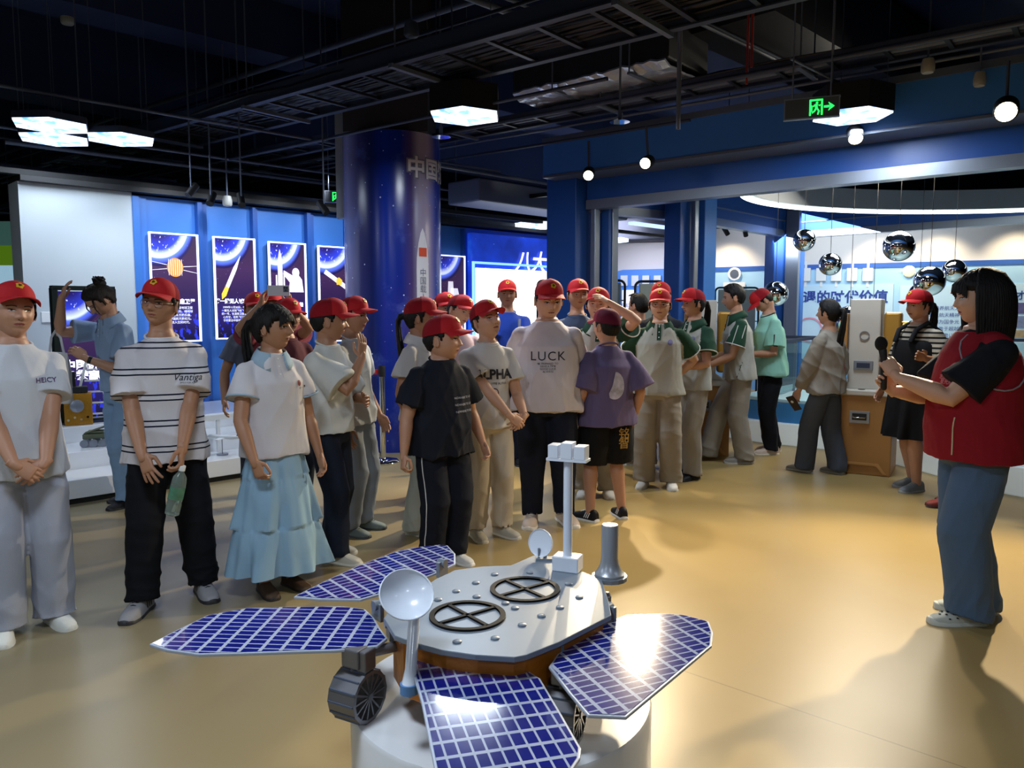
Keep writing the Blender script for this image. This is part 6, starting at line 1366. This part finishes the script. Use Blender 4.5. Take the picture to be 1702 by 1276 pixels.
add('peeker_back', 741, 818, 25, 1.60, 'child in red cap nearly hidden behind the peering child in pale pink', seed=14, near=False, tone='tan', top=dict(col='#4A5268'), bottom=dict(col='#2A303C'))
S = add('bluetee', 843, 770, 3, 1.745, 'tall youth in royal blue tee and dark trousers standing before the glowing panel', seed=15, near=False, tone='tan', armL=dict(to=(-.02, -.15, .60), pole=(1, .3, -.5)), armR=dict(to=(.03, -.17, .575), pole=(-1, .3, -.5)), top=dict(col='#2040A0', hem=.48), bottom=dict(col='#182038', w=1.1), shoes=dict(up='#202028', sole='#303038'))
mb = MB(); mb.tube([S.U((.062*S.h, -.075*S.h, .80*S.h)), S.U((.060*S.h, -.09*S.h, .74*S.h)), S.U((.07*S.h, -.088*S.h, .66*S.h))], (.012), 8); mb.build('backpack_strap', mat('strap_grey', '#7A8090', .7), S.root, 60)
bl = BEHIND(.50, .05)
S = add('luck', 908, 868, 2, 1.675, 'big youth in white LUCK tee looking down, hands behind his back', seed=16, b=1.27, belly=.020, fat=.11, hh=.256, head=(14, 13, 0), tone='fair', armL=bl[0], armR=bl[1], look=(.001, -.001),
    top=dict(col='#CFC9D2', hem=.475, loose=1.05, sl=.74, sr=(.050, .060), wr=.018), bottom=dict(col='#151B2C', w=1.0, r=(.062, .048, .040, .036), up=.014), shoes=dict(up='#D9C8BC', sole='#ECE8E2', k=1.14), feet=((.075, .02, 20), (-.060, 0, -8)), cap_args=dict(tilt=-2))
printed(S, 'chest_lettering', 'LUCK', .0, .700*S.h, .085, INK, spacing=1.15)
for i, t_ in enumerate(('BE PREPARED TO', 'HAVE A TIME', 'GOOD LUCK', 'ALWAYS')): printed(S, 'small_lettering', t_, .0, (.672-.0105*i)*S.h, .018, INK)
GREEN = cloth('polo_green', '#1E4030'); GREY = cloth('polo_grey', '#A4A59E'); PG = dict(kind='polo', mats=[GREY, GREEN], raglan=True, collar=GREEN, placket=GREEN, hem=.475, sl=.66, sr=(.048, .056), cuff=mat('cuff_white', '#C8CCC8', .7)); PT = dict(col='#9A948A', w=1.05, r=(.058, .050, .048, .050))
add('cap_behind', 957, 800, 8, 1.72, 'youth in red cap standing behind the big youth in LUCK tee', seed=17, near=False, tone='tan', head=(8, 0, 0), top=dict(col='#3A4660'), bottom=dict(col='#2A303C'))
add('greet', 990, 822, 0, 1.635, 'girl in grey and green polo with a hand on the peak of her red cap', seed=18, near=True, hh=.24, tone='fair', head=(-6, -2, 4), hair='longcap', armL=dict(to=(.060, -.12, .935), dir=(-.8, -.15, .5), n=(-.3, .5, -.8), pole=(1, -.3, -.3), curl=.25), armR=dict(to=(-.15, -.05, .49)), top=dict(PG), bottom=dict(PT), shoes=dict(up='#DADAD4', sole='#C8C8C0'))
S = add('moon', 1007, 862, -152, 1.475, 'boy in mauve tee with moon print and black shorts, facing away', seed=19, b=1.12, head=(16, 0, 0), hh=.232, tone='mid', armR=dict(to=(-.16, -.02, .49)), armL=dict(to=(.15, -.06, .50)),
    top=dict(col='#655A80', hem=.46, loose=1.16, sl=.92, sr=(.060, .072), wr=.016), bottom=dict(kind='shorts', col='#0F1014', len=.95, w=1.1), shoes=dict(up='#17171B', sole='#D8D8D8', accent='#D8D8D8', k=1.05), feet=((.085, 0, 20), (-.085, 0, -10)),
    cap_args=dict(red=cloth('cap_wine', '#7A1C34'), dark=cloth('cap_wine_dark', '#5E1430'), badge=False))
mp_ = [(.075*math.cos(t)-.02, .655*S.h+.095*math.sin(t)) for t in [R(-120+205*i/18) for i in range(19)]] + [(-.025, .69*S.h), (-.04, .655*S.h), (-.062, .62*S.h)]
decal(S, 'moon_print', [(-x_, z_) for x_, z_ in mp_], mat('moon_grey', '#B4B0C8', .7, var=.8, vscale=22), .004, back=True)
bv = BVHTree.FromPolygons(S.bco.tolist(), S.bfs); printed(S, 'gold_characters', '铭\n智', -.088, .395*S.h, .085, mat('gold_thread', '#B08A3C', .6), back=True, bvh=bv, parent=S.bottom, line=.8, bold=.001)
bl = BEHIND(.55, .07)
S = add('glassesgirl', 1092, 808, -3, 1.635, 'girl in glasses and grey green polo, arms behind her back', seed=20, glasses=True, b=1.08, hh=.238, tone='fair', hair='longcap', armL=bl[0], armR=bl[1], top=dict(PG, loose=1.08), bottom=dict(PT, w=1.12), shoes=dict(up='#D9D6CE', sole='#C8C8C0'), feet=((.07, 0, 10), (-.068, 0, -8)))
decal(S, 'school_badge', [(.056*S.h+.020*math.cos(t), .745*S.h+.024*math.sin(t)) for t in [2*PI*i/14 for i in range(14)]], mat('badge_violet', '#6A6AA0', .6), .004)
add('stacked_cap', 1094, 779, -12, 1.715, 'person in red cap directly behind the girl in glasses', seed=21, near=False, tone='tan', top=dict(col='#20242C'), bottom=dict(PT))
add('blackjacket', 1058, 770, -125, 1.63, 'black haired person in black sports jacket with white arm stripes facing the pavilion', seed=22, near=False, cap=False, hair='short', tone='mid', top=dict(kind='jacket', col='#14161C', sl=1.9, sr=(.040, .030)), bottom=dict(col='#8A857C', w=1.1), shoes=dict(up='#B0B0A8', sole='#C8C8C0'))
S = add('polopony', 1148, 792, -48, 1.65, 'ponytail girl in grey and green polo facing left beside the middle pavilion post', seed=23, hair='ponytail', hh=.236, tone='mid', head=(-12, 2, 0), armL=dict(to=(.05, -.15, .60), pole=(.8, .5, -.5), dir=(-.8, -.3, 0), n=(0, .8, 0)), armR=dict(to=(-.03, -.17, .585), pole=(-.8, .5, -.5)), top=dict(PG, loose=1.05), bottom=dict(PT, w=1.08), shoes=dict(up='#14141A', sole='#101014', kind='plain'), feet=((.05, -.03, 10), (-.05, .05, -5)))
decal(S, 'school_badge', [(.056*S.h+.020*math.cos(t), .745*S.h+.024*math.sin(t)) for t in [2*PI*i/14 for i in range(14)]], mat('badge_violet'), .004)
S = add('walker', 1226, 767, -78, 1.715, 'short haired man in grey and green polo striding left with a red cap in hand', seed=24, cap=False, hair='tall', tone='mid', head=(-4, 0, 0), lean=6, armL=dict(to=(.09, -.20, .55), pole=(.3, 1, -.6), dir=(-.2, -.9, -.35), n=(-.6, 0, -.6), curl=.6), armR=dict(to=(-.08, -.19, .58), pole=(-.3, 1, -.6)),
    top=dict(PG, loose=1.1), bottom=dict(PT, w=1.15), shoes=dict(up='#8E8880', sole='#B8B2A8', k=1.08), feet=((.045, .03, 4), (-.045, -.165, -4)))
for k_ in (0, 1):
    a_, e_ = S.J[1][0], S.J[1][1]; mb = MB(); dd = Vector((.9, -.4+.5*k_, 0)).normalized(); pts = [a_.lerp(e_, t) + dd*(.046*S.h) + Vector((0, (k_-.5)*.03, .012*(t == 0))) for t in (-.02, .25, .5, .64)]; mb.tube(pts, .0045, 6); mb.build('sleeve_stripe', mat('cuff_white'), S.top, 60)
hp = to_world(S, S.J[1][2] + S.J[1][3].normalized()*.10 + Vector((0, -.02, -.06)))
Mw = Matrix.Rotation(S.root.rotation_euler.z + .6, 3, 'Z') @ Matrix.Rotation(R(70), 3, 'X'); r = empty('baseball_cap', hp, 0, label='red baseball cap held in front by the striding man', cat='cap'); build_cap(r, lambda v: Mw @ Vector(v), name='cap_crown', lo=True)
S = add('mint', 1277, 752, -70, 1.72, 'youth in mint green tee and red cap with his head bowed, facing left', seed=25, head=(-4, 42, 0), lean=5, tone='mid', armL=dict(to=(.06, -.16, .60), pole=(.6, .8, -.6), dir=(-.3, -.9, 0)), armR=dict(to=(-.02, -.17, .60), pole=(-.6, .8, -.6)), top=dict(col='#8CC4B4', hem=.47, loose=1.16, sl=.8, sr=(.054, .062), rib=M_BLACK), bottom=dict(col='#10121A', w=1.1), shoes=dict(up='#D8C4B4', sole='#E8DCC8'), feet=((.05, 0, 4), (-.05, .05, -6)))
a_, e_ = S.J[1][0], S.J[1][1]; mb = MB(); mb.beam(a_.lerp(e_, .35)+Vector((.082, -.02, 0)), a_.lerp(e_, .75)+Vector((.086, -.02, 0)), .045, .012, up=Vector((1, 0, 0))); mb.build('sleeve_patch', M_BLACK, S.top)
S = add('jacketgirl', 1368, 786, -118, 1.565, 'girl with long ponytail in loose beige jacket and dark grey jeans, back half turned', seed=26, cap=False, hair='ponytail', hh=.228, head=(6, -2, 0), tone='fair', armL=dict(to=(.12, -.11, .465), pole=(.8, .8, 0), dir=(0, -.3, -1), curl=.6), armR=dict(to=(-.13, -.05, .48)),
    top=dict(kind='jacket', col='#8F887E', hem=.47, loose=1.22, sl=1.88, sr=(.050, .044), wr=.022), bottom=dict(col='#4C5360', w=1.1, r=(.060, .052, .051, .053)), shoes=dict(up='#7E7C78', sole='#9A988C'), feet=((.05, -.09, 6), (-.05, .06, -6)))
decal(S, 'red_print', [(-.04*S.h+.035*math.cos(t), .62*S.h+.05*math.sin(t)) for t in [2*PI*i/12 for i in range(12)]], mat('print_red', '#A02830', .7), .004, back=True)
hp = to_world(S, S.J[1][2] + S.J[1][3].normalized()*.08); r = empty('dark_phone', hp, S.root.rotation_euler.z, label='dark phone with a pale round mark in the hand of the girl in beige jacket', cat='phone'); r.rotation_euler = (R(20), R(30), S.root.rotation_euler.z)
mb = MB(); mb.box((.035, -.02, -.02), (.012, .08, .155)); mb.build('phone_case', mat('phone_dark', '#2A1218', .35), r, bevel=.004); mb = MB(); mb.cyl((.041, -.02, 0), (.0425, -.02, 0), .014, seg=16); mb.build('round_mark', M_WHITE, r)
# woman in black dress over a striped tee
S = add('blackdress', 1515, 812, -46, 1.63, 'woman in black pinafore over striped tee and red cap, hands low, beside the tan console', seed=27, b=1.2, fat=.1, hh=.24, tone='mid', hair='ponytail', head=(-4, 2, 0), armL=dict(to=(.13, -.11, .56), curl=.6), armR=dict(to=(-.16, -.06, .50)),
    top=dict(mats=[cloth('stripe_black_tee', '#B0A898')], hem=.52, sl=.72), bottom=dict(kind='skirt', name='pinafore_skirt', col='#0E0F14', z=(.64, .27), rr=(.098, .135), tiers=(.0,)), shoes=dict(up='#7A8084', sole='#9A9C9A'), feet=((.05, -.02, 6), (-.05, .05, -6)))
stripes_mat(cloth('stripe_black_tee', '#B0A898'), [1.42-.04*i for i in range(16)], '#101014', .016, .0)
mb = MB(); rg = []
for z_, rx, ry in ((.52, .125, .098), (.60, .112, .092), (.68, .112, .09), (.735, .105, .086), (.76, .085, .078)): rg.append([S.U(Vector((rx*1.2*S.h*math.cos(t), ry*1.2*S.h*math.sin(t), z_*S.h))) for t in [2*PI*i/32 for i in range(32)]])
mb.loft(rg); o = mb.build('pinafore_bodice', cloth('trousers_#0E0F14', '#0E0F14'), S.root, 60)
for q in (1, -1): mb = MB(); mb.tube([S.U((q*.05*S.h, -.098*S.h, .75*S.h)), S.U((q*.055*S.h, -.072*S.h, .81*S.h)), S.U((q*.055*S.h, .0, .845*S.h)), S.U((q*.055*S.h, .075*S.h, .80*S.h)), S.U((q*.05*S.h, .092*S.h, .75*S.h))], .018, 8, flat=1.3); mb.build('shoulder_strap', cloth('trousers_#0E0F14', '#0E0F14'), S.root, 60)
add('darkwoman', 1606, 838, -62, 1.68, 'person in red cap and dark clothes hidden behind the guide in the red vest', seed=28, near=True, hair='longcap', tone='tan', b=1.1, head=(-10, 0, 0), top=dict(col='#1A1C24'), bottom=dict(col='#2C2624', w=1.1), shoes=dict(up='#8C3A34', sole='#5A2420', kind='plain'), feet=((.05, -.10, 4), (-.05, .0, -6)), armR=dict(to=(-.10, -.17, .66), pole=(-.6, .8, -.6)))
# the guide
VEST = cloth('vest_red', '#84101E')
S = add('guide', 1604, 1024, -66, 1.655, 'guide with black bob hair in red vest, black tee and jeans, speaking into a microphone', seed=29, cap=False, hair='bob', b=1.30, belly=.020, fat=.12, hh=.246, tone='fair', head=(-6, 2, 0),
    armL=dict(to=(.035, -.235, .705), dir=(-.35, -.35, .75), n=(-.8, .1, -.1), pole=(.5, .7, -1), curl=.95, thumb=1), armR=dict(to=(-.03, -.225, .66), dir=(.1, -.5, .6), n=(.9, .1, 0), pole=(-.5, .7, -1), curl=.85),
    top=dict(col='#0F1118', hem=.475, loose=.98, sl=.80, sr=(.050, .058)), bottom=dict(mat=cloth('jeans_blue', '#4A6280'), w=1.02, r=(.060, .056, .053, .053), waist=.57), shoes=dict(up='#B4B8B0', sole='#C6CAC2', kind='croc', k=1.08), feet=((.05, -.01, 6), (-.045, .055, -10)))
def vest():
    h = S.h; b = 1.30; mb = MB(); bel = .020
    zs = (.475, .48, .56, .62, .68, .735, .775, .803, .822, .836); rx = (.122, .122, .115, .109, .108, .103, .088, .072, .060, .050); ry = (.096, .096, .090, .087, .086, .082, .074, .062, .054, .048)
    rings = []
    for z, x_, y_ in zip(zs, rx, ry):
        e = math.exp(-((z-.60)/.09)**2)*bel; rings.append([S.U(Vector((x_*b*h*math.cos(t), (y_*b + (e if math.sin(t) < 0 else e*.1))*h*math.sin(t), z*h))) for t in [2*PI*i/36 for i in range(36)]])
    mb.loft(rings)
    for q in (1, -1): mb.tube([S.U((q*.040*h, .006*h, .808*h)), S.U((q*.085*h, .008*h, .795*h))], [.036*h, .040*h], 16, round_ends=True)
    co, fs = remesh(mb, .0075, 3, folds(77, .010, 15, (1, 1, .5))); o = rebuild('red_vest', co, fs, VEST, S.root); bv = BVHTree.FromPolygons(co.tolist(), fs)
    S.vb = bv; S.vest = o
    for q in (1, -1):                      # grey piping round the armholes and zip pocket
        a, e = S.J[q][0], S.J[q][1]; d = Vector((q, 0, 0)); pts = []
        for i in range(25):
            t = 2*PI*i/24; p = a + Vector((q*.3, .072*h*1.2*math.cos(t), -.012*h + .075*h*math.sin(t)*1.15)); hit = bv.ray_cast(p, Vector((-q, 0, 0)))[0]
            if hit: pts.append(hit + Vector((q*.003, 0, 0)))
        if len(pts) > 5: mb = MB(); mb.tube(pts, .004, 6); mb.build('piping', mat('piping_grey', '#8A8088', .6), o, 60)
    pts = []
    for t in range(8):
        p = S.U((.095*h, -.5, (.60-.105*t/7)*h)); hit = bv.ray_cast(p, Vector((0, 1, 0)))[0]
        if hit: pts.append(hit + Vector((.0, -.003, 0)))
    mb = MB(); mb.tube(pts, .0035, 6); mb.build('pocket_zip', mat('zip_cream', '#C0B090', .6), o, 60)
vest()
decal(S, 'leaf_emblem', [(.062*S.h+.016*math.cos(t)+.012*math.sin(t), .735*S.h+.024*math.sin(t)) for t in [2*PI*i/14 for i in range(14)]], mat('emblem_pale', '#C88890', .6), .004, bvh=S.vb, parent=S.vest)
printed(S, 'chest_lettering', '志愿者服务\n星光航天', .060*S.h, .700*S.h, .024, mat('emblem_pale'), bvh=S.vb, parent=S.vest, line=.9)
hp = S.J[1][2] + S.J[1][3].normalized()*.075 + Vector((-.03, -.005, .0)); wd_ = to_world(S, hp); r = empty('microphone', wd_, S.root.rotation_euler.z, label='black handheld microphone raised by the guide in the red vest', cat='microphone')
mb = MB(); mb.tube([(0, .0, -.12), (0, -.005, .02), (0, -.012, .06)], [.014, .016, .019], 16, round_ends=True); mb.build('microphone_body', M_BLACK, r, 60); mb = MB(); mb.ell((0, -.02, .092), (.029, .029, .036), seg=20, rg=14); mb.build('windscreen', mat('foam_black', '#0A0A0C', .95, bump=.6, bscale=200), r, 80)
